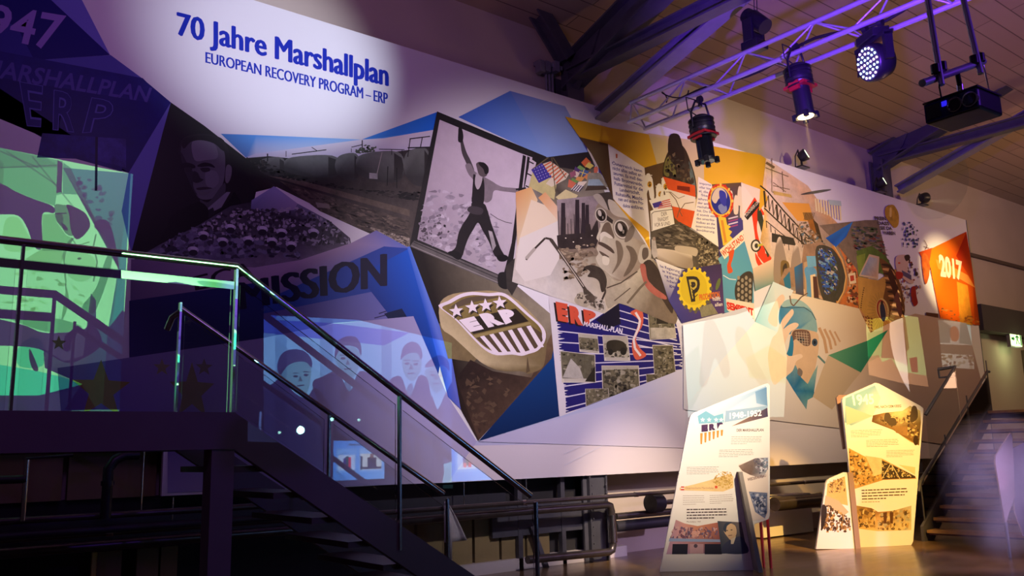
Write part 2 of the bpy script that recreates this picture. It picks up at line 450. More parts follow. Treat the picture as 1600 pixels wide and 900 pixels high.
# conduit bracket on the wall beside the near column
cb = thing('conduit_rack', (7.98, 9.2, 6.3), 'small grey rack of cable conduits on the wall left of the steel column', 'conduit')
c0 = aty(838, 99, 9.2); c1 = aty(873, 101, 9.2)
MB().box((c0.x, 9.12, c0.z - 0.02), (c1.x, 9.27, c0.z + 0.04)).build('rail', 'steel_grey', cb)
for px in (843, 852, 866):
    a = aty(px, 98, 9.15)
    MB().box((a.x - 0.045, 9.08, a.z - 0.16), (a.x + 0.045, 9.2, a.z)).build('clamp', 'steel_grey', cb)
for px in (853, 858, 863):
    a = aty(px, 112, 9.2)
    MB().tube([(a.x, 9.2, a.z), (a.x, 9.2, a.z - 0.9)], 0.02, 8).build('conduit', 'steel_grey', cb)

# ---------------------------------------------------------------- mural board
MX0, MX1, MZ0, MZ1 = -1.4, 20.92, 1.145, 6.585
mural = thing('exhibition_mural', ((MX0 + MX1) / 2, MY, MZ0), 'giant collage mural board with blue title lettering, hanging along the whole back wall', 'mural')
MXL = aty(254, 740, MY).x
MB().box((MX0, MY, 1.66), (MXL, MY + 0.05, MZ1)).box((MXL, MY, MZ0), (MX1, MY + 0.05, MZ1)).build('backing_board', mat('mural_white', (0.74, 0.73, 0.76), 0.5), mural)
MB().box((MX1, MY - 0.004, MZ0), (MX1 + 0.03, MY + 0.06, MZ1)).build('edge_strip', 'steel', mural)
def MI(name): return Ink(name, (0, MY, 0), (0, -1, 0), mural)
K0 = [0.0003]
def begin(name):
    k = MI(name); k.k = K0[0]; return k
def done(k): K0[0] = k.k + 0.00005; k.build()
WHT = (222, 218, 224); NAVY = (14, 14, 88); NAVY2 = (24, 28, 110); BLUE = (20, 84, 196); LBLUE = (92, 148, 214); PALE = (150, 165, 205)
GR = [(60, 58, 56), (96, 92, 90), (130, 126, 122), (40, 38, 38), (160, 156, 150)]

# --- plain tinted facets and the lighter bottom band
k = begin('blue_facets')
k.poly(pp('-160,-340 60,-40 128,0 172,86 80,0 -20,-90 -160,-160'), (110, 110, 200))
k.poly(pp('-300,-300 80,0 172,86 69,93 -10,80 -300,60'), (18, 18, 112))
k.poly(pp('-300,-20 0,30 27,42 52,91 -10,80 -300,60'), (46, 46, 140))
k.poly(pp('69,93 173,86 223,123'), (80, 80, 170))
k.poly(pp('-300,60 -10,80 223,123 267,160 201,270 118,246 40,200 0,156 -120,60'), [NAVY, (16, 14, 92), (22, 22, 116), (24, 24, 120), (20, 20, 100), NAVY, NAVY, NAVY, NAVY], 0.2)
k.poly(pp('0,80 223,122 238,137 232,160 0,121'), (30, 30, 120), 0.2)
k.poly(pp('267,160 256,200 205,395 190,330 201,270'), (104, 104, 190))
k.poly(pp('345,209 400,211 565,218 400,240 384,246'), [(60, 130, 200), (72, 150, 224), (140, 190, 236), (190, 205, 230), (90, 140, 200)])
k.poly(pp('384,246 400,240 565,218 600,216 676,201 672,230 500,262 400,250'), [(190, 195, 225), (200, 205, 230), WHT, WHT, (210, 205, 220), (200, 195, 215), (200, 200, 215), (200, 200, 215)])
k.poly(pp('565,218 683,175 677,203 600,216'), [(60, 140, 220), (30, 110, 220), (30, 110, 220), (90, 160, 230)])
k.poly(pp('716,183 797,142 883,166 921,237 852,246'), [(60, 105, 200), (90, 130, 210), (120, 150, 215), (135, 160, 215), (130, 160, 215)])
k.poly(pp('797,142 883,166 905,206 921,237 852,246'), [(110, 135, 205), (150, 170, 215), (150, 170, 220), (140, 165, 220), (130, 160, 218)])
k.poly(pp('690,695 745,690 1070,648 1320,662 1510,640 1550,712 1320,722 1060,736 700,754 300,760'), (214, 206, 214))
k.poly(pp('747,688 1070,575 1320,640 1320,660 1070,690 700,697'), [(176, 184, 214), (196, 204, 222), (216, 206, 205), (216, 206, 205), (200, 198, 216), (180, 180, 215)])
done(k)

k = begin('year_lettering')
letters(k, '1947', pp('-44,0 104,24 88,82 -52,48'), (150, 120, 205), 0.02)
letters(k, 'MARSHALLPLAN', pp('-22,90 238,137 230,160 -30,118'), (80, 70, 160), 0.02)
for q in ('29,126 68,133 68,200 41,196', '82,139 122,146 118,206 82,203', '141,150 180,158 163,190 130,208'):
    pass
for ch, q in (('E', '30,127 68,134 64,199 42,197'), ('R', '84,140 124,147 116,207 82,203'), ('P', '143,152 180,158 170,205 128,208')):
    Q4 = pp(q); letters(k, ch, Q4, (88, 86, 176), 0.04)
    cx = sum(p[0] for p in Q4) / 4; cy = sum(p[1] for p in Q4) / 4
    letters(k, ch, [(cx + (x - cx) * 0.93, cy + (y - cy) * 0.965) for x, y in Q4], (22, 22, 112), 0.012)
k.poly(pp('58,246 66,208 150,214 196,218 190,268 118,248'), (36, 36, 120), 0.5)
k.poly(pp('150,214 197,217 197,262 150,250'), (60, 56, 140), 0.5)
k.poly(pp('149,214 153,214 152,298 148,298'), (12, 10, 60))
done(k)

k = begin('title_lettering')
for dx, dy in ((-1.6, 0), (-0.8, 0.6), (0, -0.7), (0, 0.7), (0.8, -0.6), (1.6, 0)): letters(k, '70 Jahre Marshallplan', [(x + dx, y + dx * 0.25 + dy) for x, y in pp('277.5,17 606,98 606,145.5 277.5,66')], (6, 36, 168), 0.0, full=True)
for dx in (-0.6, 0, 0.6): letters(k, 'EUROPEAN RECOVERY PROGRAM – ERP', [(x + dx, y + dx * 0.22) for x, y in pp('321.5,81 605.5,145.5 605.5,163 321.5,98')], (10, 42, 168), 0.0)
done(k)

# --- portrait of a man in dark suit
k = begin('printed_portrait')
k.poly(pp('267,160 320,197 384,247 420,262 400,300 380,400 204,400 205,395 256,200'), [(22, 22, 26), (20, 20, 24), (26, 26, 30), (30, 28, 30), (28, 26, 28), (16, 16, 18), (14, 14, 16), (20, 20, 24), (26, 26, 32)], 0.1)
face = smooth(pp('283,231 287,222 300,216 322,215 342,222 350,236 352,255 350,280 344,296 336,308 322,312 310,309 303,298 296,282 287,262 283,246'))
k.poly(smooth(pp('279,240 283,220 296,211 322,209 346,216 356,232 360,256 358,262 350,262 344,232 322,222 296,226 285,240')), (34, 33, 38), 0.2)
k.poly(face, [((92, 92, 102) if p[0] > 312 else (62, 62, 72)) for p in face], 0.08)
k.poly(smooth(pp('283,238 296,262 302,270 302,292 308,304 303,300 295,282 286,260')), (40, 40, 48)); k.poly(smooth(pp('300,222 318,218 336,226 340,246 322,250 304,250')), (110, 110, 122)); k.poly(smooth(pp('322,268 338,268 342,284 332,294 322,288')), (104, 104, 116)); k.poly(smooth(pp('284,226 290,217 306,212 330,213 346,222 352,236 346,234 334,224 314,219 298,222 288,232')), (30, 30, 34), 0.2)
k.poly(smooth(pp('330,312 350,286 352,300 345,318 332,330 322,330 312,312 322,316')), (66, 66, 74))
k.poly(smooth(pp('353,262 357,257 362,262 361,276 356,286 352,282')), (104, 104, 110), 0.1)
for q in ('282,257 292,254 304,258 304,263 292,262 284,264', '308,259 318,254 330,256 336,262 326,260 314,261'): k.poly(smooth(pp(q)), (24, 24, 28))
for q in ('288,262 300,262 298,268 290,268', '313,263 326,262 328,267 318,269'): k.poly(smooth(pp(q)), (38, 38, 42))
k.poly(smooth(pp('302,268 309,270 313,278 318,281 308,286 301,282')), (36, 36, 40))
k.poly(smooth(pp('307,294 320,292 332,294 322,296 310,297')), (44, 40, 44))
k.poly(smooth(pp('310,298 322,300 330,298 322,305 312,304')), (86, 86, 92))
k.poly(pp('354,300 360,300 346,324 326,334 325,325'), (120, 120, 134))
k.poly(pp('322,330 333,324 336,334 326,340'), (30, 30, 36))
k.poly(smooth(pp('308,316 325,326 328,345 360,310 366,300 378,320 380,345 300,360 240,395 258,360 270,336')), (12, 12, 14), 0.2)
done(k)

# --- goods train photograph
k = begin('printed_train_photo')
k.poly(pp('384,247 420,244 500,252 672,230 641,388 600,375 432,292 400,300 378,262'), [(30, 28, 30), (34, 32, 34), (40, 38, 38), (52, 48, 48), (84, 76, 70), (80, 72, 66), (54, 50, 46), (30, 28, 28), (26, 26, 28)], 0.35)
k.poly(pp('402,262 420,268 640,328 640,338 420,275'), (92, 82, 70), 0.5)
k.poly(pp('436,282 641,345 641,388 600,375 500,330'), (78, 70, 62), 0.55)
k.poly(pp('570,352 640,372 640,392 632,388'), (150, 140, 124), 0.6)
for (x0, y0, x1, y1, ra) in ((405, 246, 446, 276, .4), (446, 243, 532, 277, .5), (525, 240, 562, 282, .5), (558, 237, 632, 284, .6), (632, 232, 672, 290, .6)):
    w = x1 - x0; h = y1 - y0
    pts = smooth([(x0 + 2, y0 + h * 0.15), (x0 + w * 0.4, y0), (x0 + w * 0.85, y0), (x1, y0 + h * 0.3), (x1, y0 + h * 0.7), (x0 + w * 0.85, y1), (x0 + w * 0.4, y1 - 1), (x0 + 2, y1 - h * 0.25), (x0 - 2, y0 + h * 0.5)], 3)
    k.poly(pts, [((100, 104, 100) if p[1] < y0 + h * 0.5 else (52, 52, 52)) for p in pts], 0.15)
    k.poly([(x1 - w * 0.22, y0 + 2), (x1 - w * 0.06, y0 + h * 0.2), (x1 - 1, y0 + h * 0.5), (x1 - w * 0.06, y1 - h * 0.12), (x1 - w * 0.22, y1 - 2)], (46, 44, 44), 0.1)
line(k, (597, 238), (588, 276), 1.2, (150, 146, 140))
for a, b, w in (((549, 232), (549, 238), 1), ((549, 230), (566, 226), 1.2), ((566, 219), (566, 238), 1.6), ((592, 233), (632, 234), 1.2), ((612, 233), (612, 242), 1), ((628, 234), (629, 244), 1), ((640, 217), (672, 213), 1.6), ((641, 217), (637, 245), 1.4), ((660, 214), (657, 230), 1.4), ((637, 231), (672, 230), 2), ((418, 240), (418, 252), 2), ((447, 236), (447, 245), 1), ((606, 260), (605, 290), 1.4), ((620, 262), (620, 294), 1.4), ((487, 230), (496, 236), 1), ((456, 241), (510, 234), 1.4)): line(k, a, b, w, (22, 22, 24))
blobs(k, pp('555,234 570,226 588,228 588,238 555,240'), 20, (3, 5), (2, 4), [(64, 74, 58), (84, 94, 76)], 3)
blobs(k, pp('384,246 410,248 450,270 560,296 672,300 668,318 560,300 430,276 390,262'), 90, (3, 9), (1.5, 4), [(20, 20, 22), (34, 32, 32), (60, 56, 52), (16, 16, 18)], 4)
blobs(k, pp('440,284 640,345 640,388 600,375 500,330'), 130, (3, 10), (1, 2.4), [(60, 54, 48), (96, 86, 74), (120, 108, 92), (44, 40, 38)], 5, 0.4, 0.3)
blobs(k, pp('570,352 640,372 640,392 632,388'), 50, (1, 3), (0.8, 2), [(180, 170, 156), (120, 110, 96), (70, 62, 56)], 6)
k.poly(pp('577,270 590,271 590,280 577,279'), (150, 150, 150), 0.4)
k.poly(pp('493,316 514,319 516,326 496,324'), (130, 124, 112), 0.2)
done(k)

# --- crowd photograph
k = begin('printed_crowd_photo')
reg = pp('430,292 465,318 515,345 547,372 550,392 470,408 398,418 205,408 250,382 310,352 360,322 392,316')
k.poly(reg, [(150, 150, 190), (120, 120, 150), (100, 96, 110), (70, 66, 76), (110, 100, 120), (120, 110, 130), (120, 110, 130), (96, 92, 110), (90, 88, 110), (80, 78, 96), (60, 58, 70), (50, 48, 56)], 0.3)
k.poly(pp('393,313 428,291 465,318 460,328 420,332 392,326'), [(128, 130, 178), (150, 152, 196), (160, 150, 180), (150, 140, 170), (120, 120, 160), (100, 100, 140)])
k.poly(pp('210,404 300,362 398,372 398,402 300,410'), (104, 98, 128), 0.35)
blobs(k, pp('392,326 465,322 515,345 547,372 548,384 400,384 300,372 310,352 360,324'), 260, (2, 6), (2, 5.5), [(34, 32, 38), (24, 24, 28), (170, 165, 185), (120, 114, 130), (60, 58, 66), (190, 184, 200)], 11)
blobs(k, pp('300,352 398,372 470,392 470,404 300,404 222,402'), 90, (4, 10), (3, 7), [(34, 34, 44), (150, 148, 176), (84, 82, 104), (120, 118, 146), (50, 48, 60)], 12)
for (x, y) in ((318, 366), (348, 376), (388, 374), (425, 376), (302, 390), (455, 382), (440, 362), (410, 358), (360, 355), (490, 362)):
    k.poly(ell(x, y, 9, 5, 12, 0.15), (176, 174, 196)); k.poly(ell(x + 1, y - 2, 6, 3, 10, 0.15), (206, 204, 220)); k.poly(ell(x, y + 5, 7, 5, 10), (44, 42, 52))
done(k)

# --- newspaper sheet with the big headline word
k = begin('printed_newspaper')
k.poly(pp('205,405 398,418 470,406 548,380 588,360 640,388 644,495 520,505 412,536 202,560'), [(120, 100, 140), (170, 148, 180), (180, 156, 186), (170, 150, 180), (120, 118, 180), (90, 110, 190), (110, 112, 180), (110, 108, 170), (100, 90, 150), (90, 70, 120)])
for dx in (-1, 0, 1): letters(k, 'ECA', [(x + dx, y) for x, y in pp('303,432 394,408 400,436 306,454')], (30, 20, 34), 0.0)
line(k, (318, 463), (352, 455), 5, (44, 30, 48)); line(k, (320, 455), (352, 450), 2, (44, 30, 48))
line(k, (585, 497), (622, 487), 1.4, (40, 36, 80)); line(k, (592, 490), (610, 484), 1.6, (40, 36, 80))
line(k, (200, 560), (645, 494), 1.0, (30, 26, 70))
k.poly(pp('412,470 600,385 640,388 600,452 412,490'), (38, 70, 160))
k.poly(pp('560,430 640,388 690,556 684,590 560,430'), [(20, 70, 170), (16, 90, 206), (20, 70, 176), (16, 44, 120), (20, 60, 150)])
k.poly(pp('636,386 643,384 706,560 720,640 700,620 668,500'), [(70, 110, 210), (90, 130, 220), (90, 110, 200), (100, 110, 200), (60, 90, 190), (30, 80, 190)])
k.poly(pp('600,490 628,482 652,522 686,590 640,540'), (6, 24, 66))
k.poly(pp('202,470 412,440 412,560 202,600'), [(36, 28, 96), (30, 40, 120), (20, 20, 80), (60, 40, 110)])
k.poly(pp('90,575 412,528 520,506 646,494 700,620 745,690 700,754 262,770 262,705 100,700'), [(120, 100, 160), (150, 140, 190), (160, 152, 194), (160, 156, 200), (160, 156, 200), (170, 166, 206), (200, 190, 215), (160, 150, 196), (120, 104, 166), (110, 90, 160)])
for dx in (-3, -2, -1, 0, 1, 2, 3): letters(k, 'MISSION', [(x + dx, y) for x, y in pp('372,442 602,396 602,447 376,484')], (16, 12, 52), 0.0)
done(k)
k = begin('printed_stars')
for (x, y, r, c, a) in ((158, 610, 48, (150, 130, 60), 1.0), (300, 612, 46, (130, 118, 90), 0.8), (253, 574, 14, (140, 130, 100), 1), (319, 574, 14, (120, 112, 100), 1), (92, 536, 12, (120, 130, 60), 1)):
    k.poly(star(x, y, r, a, 0.0, 0.04), c, 0.1)
done(k)

# --- dark ground behind the emblem, and the framed worker picture
k = begin('printed_worker_photo')
k.poly(pp('640,384 655,380 800,440 862,492 866,560 747,689 720,640 706,560'), [(22, 16, 14), (24, 18, 16), (110, 100, 92), (150, 140, 118), (100, 80, 56), (60, 44, 34), (34, 24, 20), (28, 18, 16)], 0.15)
k.poly(pp('683,174 854,245 838,262 812,330 790,446 640,385'), (36, 34, 34), 0.35)
k.poly(pp('640,385 647,376 795,437 788,448'), (96, 92, 90), 0.3)
line(k, (646, 378), (792, 441), 1.2, (40, 38, 38)); line(k, (643, 384), (789, 446), 1.0, (150, 144, 140))
ph = pp('687,187 810,238 832,246 812,330 786,432 652,374')
k.poly(ph, [(206, 192, 204), (200, 186, 200), (196, 184, 196), (190, 180, 190), (170, 160, 168), (150, 138, 150)], 0.06)
blobs(k, pp('672,290 740,308 780,345 775,425 652,374 660,320'), 90, (3, 12), (2, 7), [(140, 130, 142), (170, 160, 172), (120, 110, 122), (190, 180, 192), (150, 142, 154)], 21, 0.3)
blobs(k, pp('655,350 690,330 705,360 680,385 655,374'), 26, (1, 4), (1, 4), [(70, 62, 70), (96, 88, 96)], 22)
D = (34, 30, 32)
k.poly(smooth(pp('718,200 722,202 723,212 724,222 729,238 735,250 741,266 739,272 733,268 729,256 722,240 719,222 716,220 716,208')), (70, 64, 66))
k.poly(smooth(pp('717,199 722,202 724,214 722,222 716,221 716,208')), D)
k.poly(smooth(pp('727,258 735,256 742,268 756,276 770,284 776,288 786,292 806,294 818,296 820,300 806,301 786,299 772,298 768,312 758,316 748,300 740,282 732,272')), (122, 112, 118), 0.2)
k.poly(smooth(pp('740,272 746,276 752,274 756,282 757,300 754,320 738,318 738,300 739,284')), D, 0.15)
k.poly(smooth(pp('744,272 750,268 754,276 751,290 746,296 742,286')), (168, 158, 164))
k.poly(smooth(pp('745,262 744,256 748,253 754,254 760,259 762,267 760,275 753,276 748,272')), (88, 78, 80))
k.poly(smooth(pp('748,254 756,254 763,261 763,270 758,272 755,264 749,258')), (28, 25, 27))
k.poly(smooth(pp('738,316 756,318 762,330 768,350 776,372 782,388 788,400 778,402 772,398 764,378 754,360 747,348 740,358 732,372 726,388 722,400 712,396 704,394 712,386 716,366 722,352 730,340 736,328')), D, 0.12)
k.poly(smooth(pp('730,328 736,322 754,326 752,335 738,334')), (60, 54, 58))
k.poly(pp('763,360 769,362 775,384 770,392'), (150, 144, 146), 0.4)
k.poly(smooth(pp('700,394 712,392 722,400 716,406 706,400')), (24, 22, 24))
k.poly(smooth(pp('776,400 788,398 794,402 790,408 780,408')), (24, 22, 24))
path(k, pp('766,334 778,342 790,347 800,349'), 1.0, (70, 64, 66))
k.poly(pp('817,242 822,244 800,424 794,422'), D); k.poly(pp('824,244 828,246 806,428 803,426'), D)
k.poly(pp('829,248 838,254 815,340 800,440 806,380 812,330'), (200, 188, 196))
for y in range(0, 9):
    line(k, (826 - y * 2.4, 252 + y * 19), (834 - y * 2.4, 256 + y * 19), 2, D)
k.poly(smooth(pp('778,430 784,425 796,428 798,446 790,452 779,446')), (34, 32, 32)); k.poly(pp('802,408 812,404 830,414 828,424 806,424'), (50, 46, 44)); k.poly(pp('790,416 806,402 812,440 800,462 792,450'), (58, 54, 50), 0.3)
line(k, (806, 296), (822, 294), 3, D)
done(k)

# --- carved emblem
k = begin('printed_emblem')
k.poly(pp('686,505 700,560 740,566 760,545 740,520'), (120, 104, 70), 0.2)
k.poly(pp('735,562 770,580 830,590 862,520 866,560 748,688 712,592'), [(44, 30, 26), (48, 34, 28), (66, 50, 40), (120, 96, 70), (96, 74, 54), (80, 60, 46), (40, 28, 24)], 0.35)
blobs(k, pp('735,575 780,590 800,610 770,650 748,680 720,610'), 26, (4, 10), (3, 8), [(84, 66, 50), (56, 42, 34), (100, 80, 60)], 31, 0.2, 0.0, 4)
k.poly(smooth(pp('686,478 700,462 730,456 775,455 810,470 850,512 854,530 852,560 846,576 826,584 822,582 812,580 790,580 770,576 750,565 728,545 706,525 690,512'), 3), [(168, 150, 108)] * 5 * 3 + [(120, 104, 70)] * 3 * 8 + [(196, 180, 138)] * 3 * 4, 0.12)
rim = smooth(pp('685,477 700,470 718,460 738,456 764,458 784,457 800,466 826,490 846,508 853,522 850,536 840,548 826,553 815,556 800,554 776,555 758,547 738,528 712,500 694,486'), 3)
k.poly(rim, (226, 216, 224)); cx, cy = 768, 506
k.poly([(cx + (x - cx) * 0.93, cy + (y - cy) * 0.90) for x, y in rim], (128, 112, 62), 0.25)
k.poly(smooth(pp('704,480 722,468 742,463 764,463 780,464 764,468 740,472 716,480'), 3), (92, 78, 60))
for (x, y) in ((713, 486), (738, 480), (759, 477), (781, 473)):
    k.poly([(a + 2.5, b + 3) for a, b in star(x, y, 11, 1.05, -0.1)], (40, 32, 26)); k.poly(star(x, y, 11, 1.05, -0.1), (232, 222, 228))
k.poly(pp('717,500 806,482 826,502 740,522'), (44, 36, 28))
for ch, q in (('E', '717,500 741,494 756,514 735,519'), ('R', '748,491 772,486 789,506 763,512'), ('P', '777,485 797,482 812,498 790,507')):
    letters(k, ch, pp(q), (232, 222, 228), 0.09)
k.poly(pp('740,524 827,503 830,506 743,528'), (150, 134, 84)); k.poly(pp('744,528 828,508 846,520 848,532 838,544 815,551 800,549 776,550 760,542'), (86, 70, 52), 0.2)
for i in range(6):
    x = 750 + i * 14.5; y = 526 - i * 3.2
    bx = x + 22 - i * 0.5; by = min(551, 551 - max(0, i - 3) * 4.5)
    k.poly([(x, y), (x + 6.5, y - 1.5), (bx + 8, by), (bx, by + 1)], (230, 220, 228))
k.poly(pp('824,556 828,580 822,583'), (90, 74, 52))
k.poly(pp('862,560 866,537 874,650 748,689'), [(12, 60, 120), (14, 70, 140), (6, 40, 90), (6, 36, 84)])
done(k)

# --- poster with small photographs
k = begin('printed_poster')
k.poly(pp('857,462 862,463 944,490 968,473 1062,505 1068,590 1032,592 990,610 874,651'), (214, 210, 214))
k.poly(pp('868,500 915,508 968,473 1055,500 1060,520 1066,560 1066,590 900,640 876,648 872,560'), (34, 30, 104))
k.poly(pp('857,462 868,500 874,651 884,648 884,625 875,560 870,500'), (214, 210, 214))
k.poly(pp('931,500 967,474 970,506 950,514'), (24, 22, 40))
for i in range(13):
    yl = 517 + i * 17; yr = 494 + i * 14
    if i < 5:
        line(k, (968, 485 + i * 12), (1058, 512 + i * 10), 1.6, (214, 210, 220))
    line(k, (870 + i, 517 + i * 17.5), (1064, 538 + i * 8 - (i > 5) * 2), 1.8, (210, 206, 218))
for i in range(16):
    x = 870 + i * 0.9; y = 500 + i * 9
    k.poly([(x - 6, y), (x + 4 + (i * 37 % 7), y + 2), (x - 2, y + 5), (x + 6 - (i * 13 % 5), y + 7), (x - 6, y + 9)], (214, 210, 214))
    k.poly([(1068, 510 + i * 5), (1060 + (i * 17 % 6), 512 + i * 5), (1068, 514 + i * 5)], (214, 210, 214))
for ch, q in (('E', '868,471 887,475 888,504 872,501'), ('R', '889,477 909,481 911,509 892,505'), ('P', '911,483 931,487 931,503 914,508')):
    Q4 = pp(q); letters(k, ch, [(x - 3, y + 1.5) for x, y in Q4], (40, 28, 30), 0.08); letters(k, ch, Q4, (206, 84, 58), 0.08)
letters(k, 'MARSHALL-PLAN', pp('913,502 973,513 972,522 911,509'), (226, 222, 228), 0.03)
SP = [(84, 80, 58), (120, 114, 88), (50, 48, 36), (150, 144, 116), (34, 32, 26), (180, 174, 150)]
def snap(q, n, seed, base=(104, 98, 74), cap=False, sky=None):
    Q4 = pp(q); cx = sum(p[0] for p in Q4) / 4; cy = sum(p[1] for p in Q4) / 4
    k.poly([(cx + (x - cx) * 1.04, cy + (y - cy) * 1.04) for x, y in Q4], (206, 200, 182)); k.poly(Q4, base, 0.5)
    if sky: k.poly([Q4[0], Q4[1], bil(Q4, 1, sky), bil(Q4, 0, sky)], (176, 170, 150), 0.15)
    R_ = [bil(Q4, 0.02, sky or 0.03), bil(Q4, 0.98, sky or 0.03), bil(Q4, 0.98, 0.97), bil(Q4, 0.02, 0.97)]
    w = abs(Q4[1][0] - Q4[0][0]) / 12
    blobs(k, R_, n, (w * 0.5, w * 1.5), (w * 0.4, w * 1.4), SP, seed)
    if cap:
        k.poly([bil(Q4, 0, .88), bil(Q4, 1, .88), bil(Q4, 1, 1), bil(Q4, 0, 1)], (206, 200, 182))
        for j in range(2): line(k, bil(Q4, .05, .91 + j * .05), bil(Q4, .95, .91 + j * .05), 0.5, (110, 104, 90))
snap('904,521 933,524 936,552 906,549', 30, 41, cap=True, sky=.2)
snap('942,524 980,526 984,563 945,563', 20, 42, (170, 164, 140), cap=True, sky=.3)
k.poly(smooth(pp('949,534 962,531 975,535 980,545 976,552 966,548 955,552 948,545')), (52, 48, 36), 0.4); k.poly(ell(954, 550, 4, 5), (36, 34, 28)); k.poly(ell(974, 549, 5, 6), (36, 34, 28))
snap('876,549 929,555 930,597 879,597', 14, 43, (96, 92, 72), cap=True)
k.poly(pp('879,590 892,560 906,575 912,592'), (176, 172, 160), 0.2); k.poly(pp('914,596 930,572 930,597'), (40, 38, 28), 0.3)
snap('941,572 997,572 999,610 943,624', 80, 44, sky=.12)
snap('1012,481 1051,484 1056,528 1016,530', 50, 45, sky=.0)
k.poly(pp('1016,512 1055,512 1056,528 1017,529'), (176, 170, 150), 0.3); k.poly(pp('1026,496 1044,496 1044,506 1026,506'), (46, 42, 32), 0.3)
snap('1020,540 1051,540 1056,590 1024,600', 60, 46)
snap('1010,585 1033,585 1034,596 1011,605', 14, 47)
snap('915,608 950,607 951,620 916,634', 24, 48)
k.poly(smooth(pp('985,488 1000,482 1005,492 1004,508 996,522 994,532 1000,544 1010,555 998,562 992,560 988,548 988,532 994,516 998,502 994,496')), (208, 96, 70)); path(k, pp('993,488 1000,500 998,512 990,530 992,544 1001,556'), 3.6, (226, 216, 208))
path(k, pp('985,482 992,477 1000,482'), 1, (40, 36, 40))
k.poly(pp('870,653 1070,575 1072,600 1070,700 747,690'), [(176, 184, 216), (206, 206, 222), (206, 206, 222), (206, 198, 214), (184, 182, 214)])
done(k)

# --- flags, sepia miner illustration
k = begin('printed_miner')
k.poly(pp('800,440 808,380 812,330 838,262 852,246 921,237 960,340 1016,390 1032,470 1055,505 968,473 944,490 862,463'), [(196, 190, 180), (206, 196, 180), (150, 140, 120), (60, 54, 48), (40, 36, 38), (44, 38, 38), (170, 160, 140), (120, 104, 84), (120, 108, 90), (180, 168, 140), (200, 188, 156), (200, 190, 160), (210, 205, 195)], 0.12)
k.poly(pp('852,246 921,237 928,262 912,268 880,262 858,262'), (42, 38, 40), 0.1)
k.poly(pp('834,262 870,285 866,312 826,292'), (190, 180, 124), 0.15)
k.poly(pp('868,308 884,296 903,305 893,320 884,322'), (204, 192, 142), 0.1)
k.poly(pp('830,265 846,254 862,276 842,286'), (62, 54, 140))
for i in range(6): 
    for j in range(5): k.poly(ell(835 + i * 4 + j * 1.9, 265 - i * 1.7 + j * 4.1 - 1, 0.7, 0.7, 5), (210, 205, 225), 0, k.k)
k.k += 2e-5
q = pp('846,254 862,252 888,271 858,288')
k.poly(pp('848,256 860,252 889,272 884,280 862,292 853,287 862,276'), (212, 200, 176))
for i in range(7):
    a = (856 + i * 3.2 - (i > 3) * 2, 254 + i * 2.0); b = (846 + i * 3 + (i > 3) * 6, 261 + i * 4.2)
    line(k, (861 + i * 4, 253 + i * 2.9), (850 + i * 2.5 + max(0, i - 2) * 1.0, 259 + i * 4.6), 2.2, (196, 96, 60))
line(k, (862, 246), (868, 300), 1.4, (96, 86, 60)); line(k, (864, 246), (884, 278), 1.4, (96, 86, 60)); line(k, (857, 246), (832, 264), 1.4, (110, 100, 66))
FL = [('916,246 924,254 915,262 908,254', (206, 104, 60)), ('906,258 915,264 906,270 900,263', (120, 160, 90)), ('899,260 916,272 912,276 897,265', (84, 60, 110)), ('924,253 930,258 926,262 920,258', (60, 50, 70)), ('920,253 928,259 922,264 914,260', (214, 196, 100)), ('928,262 935,258 934,268 928,274', (206, 110, 84)), ('904,270 912,264 920,268 914,276', (70, 96, 150)), ('896,266 906,270 902,278 896,275', (216, 196, 180)), ('890,270 899,266 900,274 892,278', (150, 90, 110)), ('912,276 922,268 926,274 918,282', (216, 140, 80)), ('902,276 914,277 908,284 898,282', (210, 150, 84)), ('894,278 904,283 900,286 892,284', (110, 150, 80)), ('889,280 900,286 894,294 887,292', (204, 110, 84)), ('904,284 918,283 912,290 900,292', (224, 210, 190)), ('900,288 912,290 904,300 892,296', (214, 210, 206))]
for q_, c_ in FL: k.poly(pp(q_), c_)
for i in range(4): line(k, (893 + i * 4, 298 + i * 0.4), (902 + i * 3.2, 288 + i * 1), 1.5, (50, 46, 70))
line(k, (905, 268), (917, 272), 1.2, (220, 200, 90)); line(k, (913, 264), (908, 277), 1.2, (220, 200, 90))
k.poly(smooth(pp('911,223 922,226 932,236 939,250 941,266 934,262 926,250 920,238')), (206, 196, 186), 0.2)
k.poly(pp('911,223 917,228 918,236'), (60, 50, 140)); k.poly(pp('935,260 942,262 943,274 936,270'), (60, 46, 120))
path(k, pp('922,230 932,244 938,262'), 1.2, (196, 96, 70))
k.poly(pp('919,270 938,270 950,292 914,298'), (140, 136, 120), 0.4); k.poly(pp('920,280 936,280 944,290 918,290'), (150, 170, 180), 0.2); k.poly(pp('918,290 944,290 950,296 914,298'), (76, 64, 54), 0.2)
k.poly(pp('806,300 830,292 840,312 830,355 808,385'), [(206, 150, 96), (216, 170, 110), (222, 196, 150), (220, 206, 176), (206, 190, 160)])
k.poly(pp('830,312 876,330 872,345 826,378 812,372'), (222, 206, 178)); k.poly(pp('812,372 872,345 876,400 860,430 820,440 805,420'), (216, 210, 200))
k.poly(pp('841,309 852,300 877,330 872,345'), [(212, 156, 100), (214, 160, 110), (222, 190, 160), (224, 200, 170)])
path(k, pp('822,406 836,388 852,372 862,374 874,392 900,430 925,466'), 3.2, (60, 52, 44)); path(k, pp('822,404 836,388'), 5, (170, 162, 150))
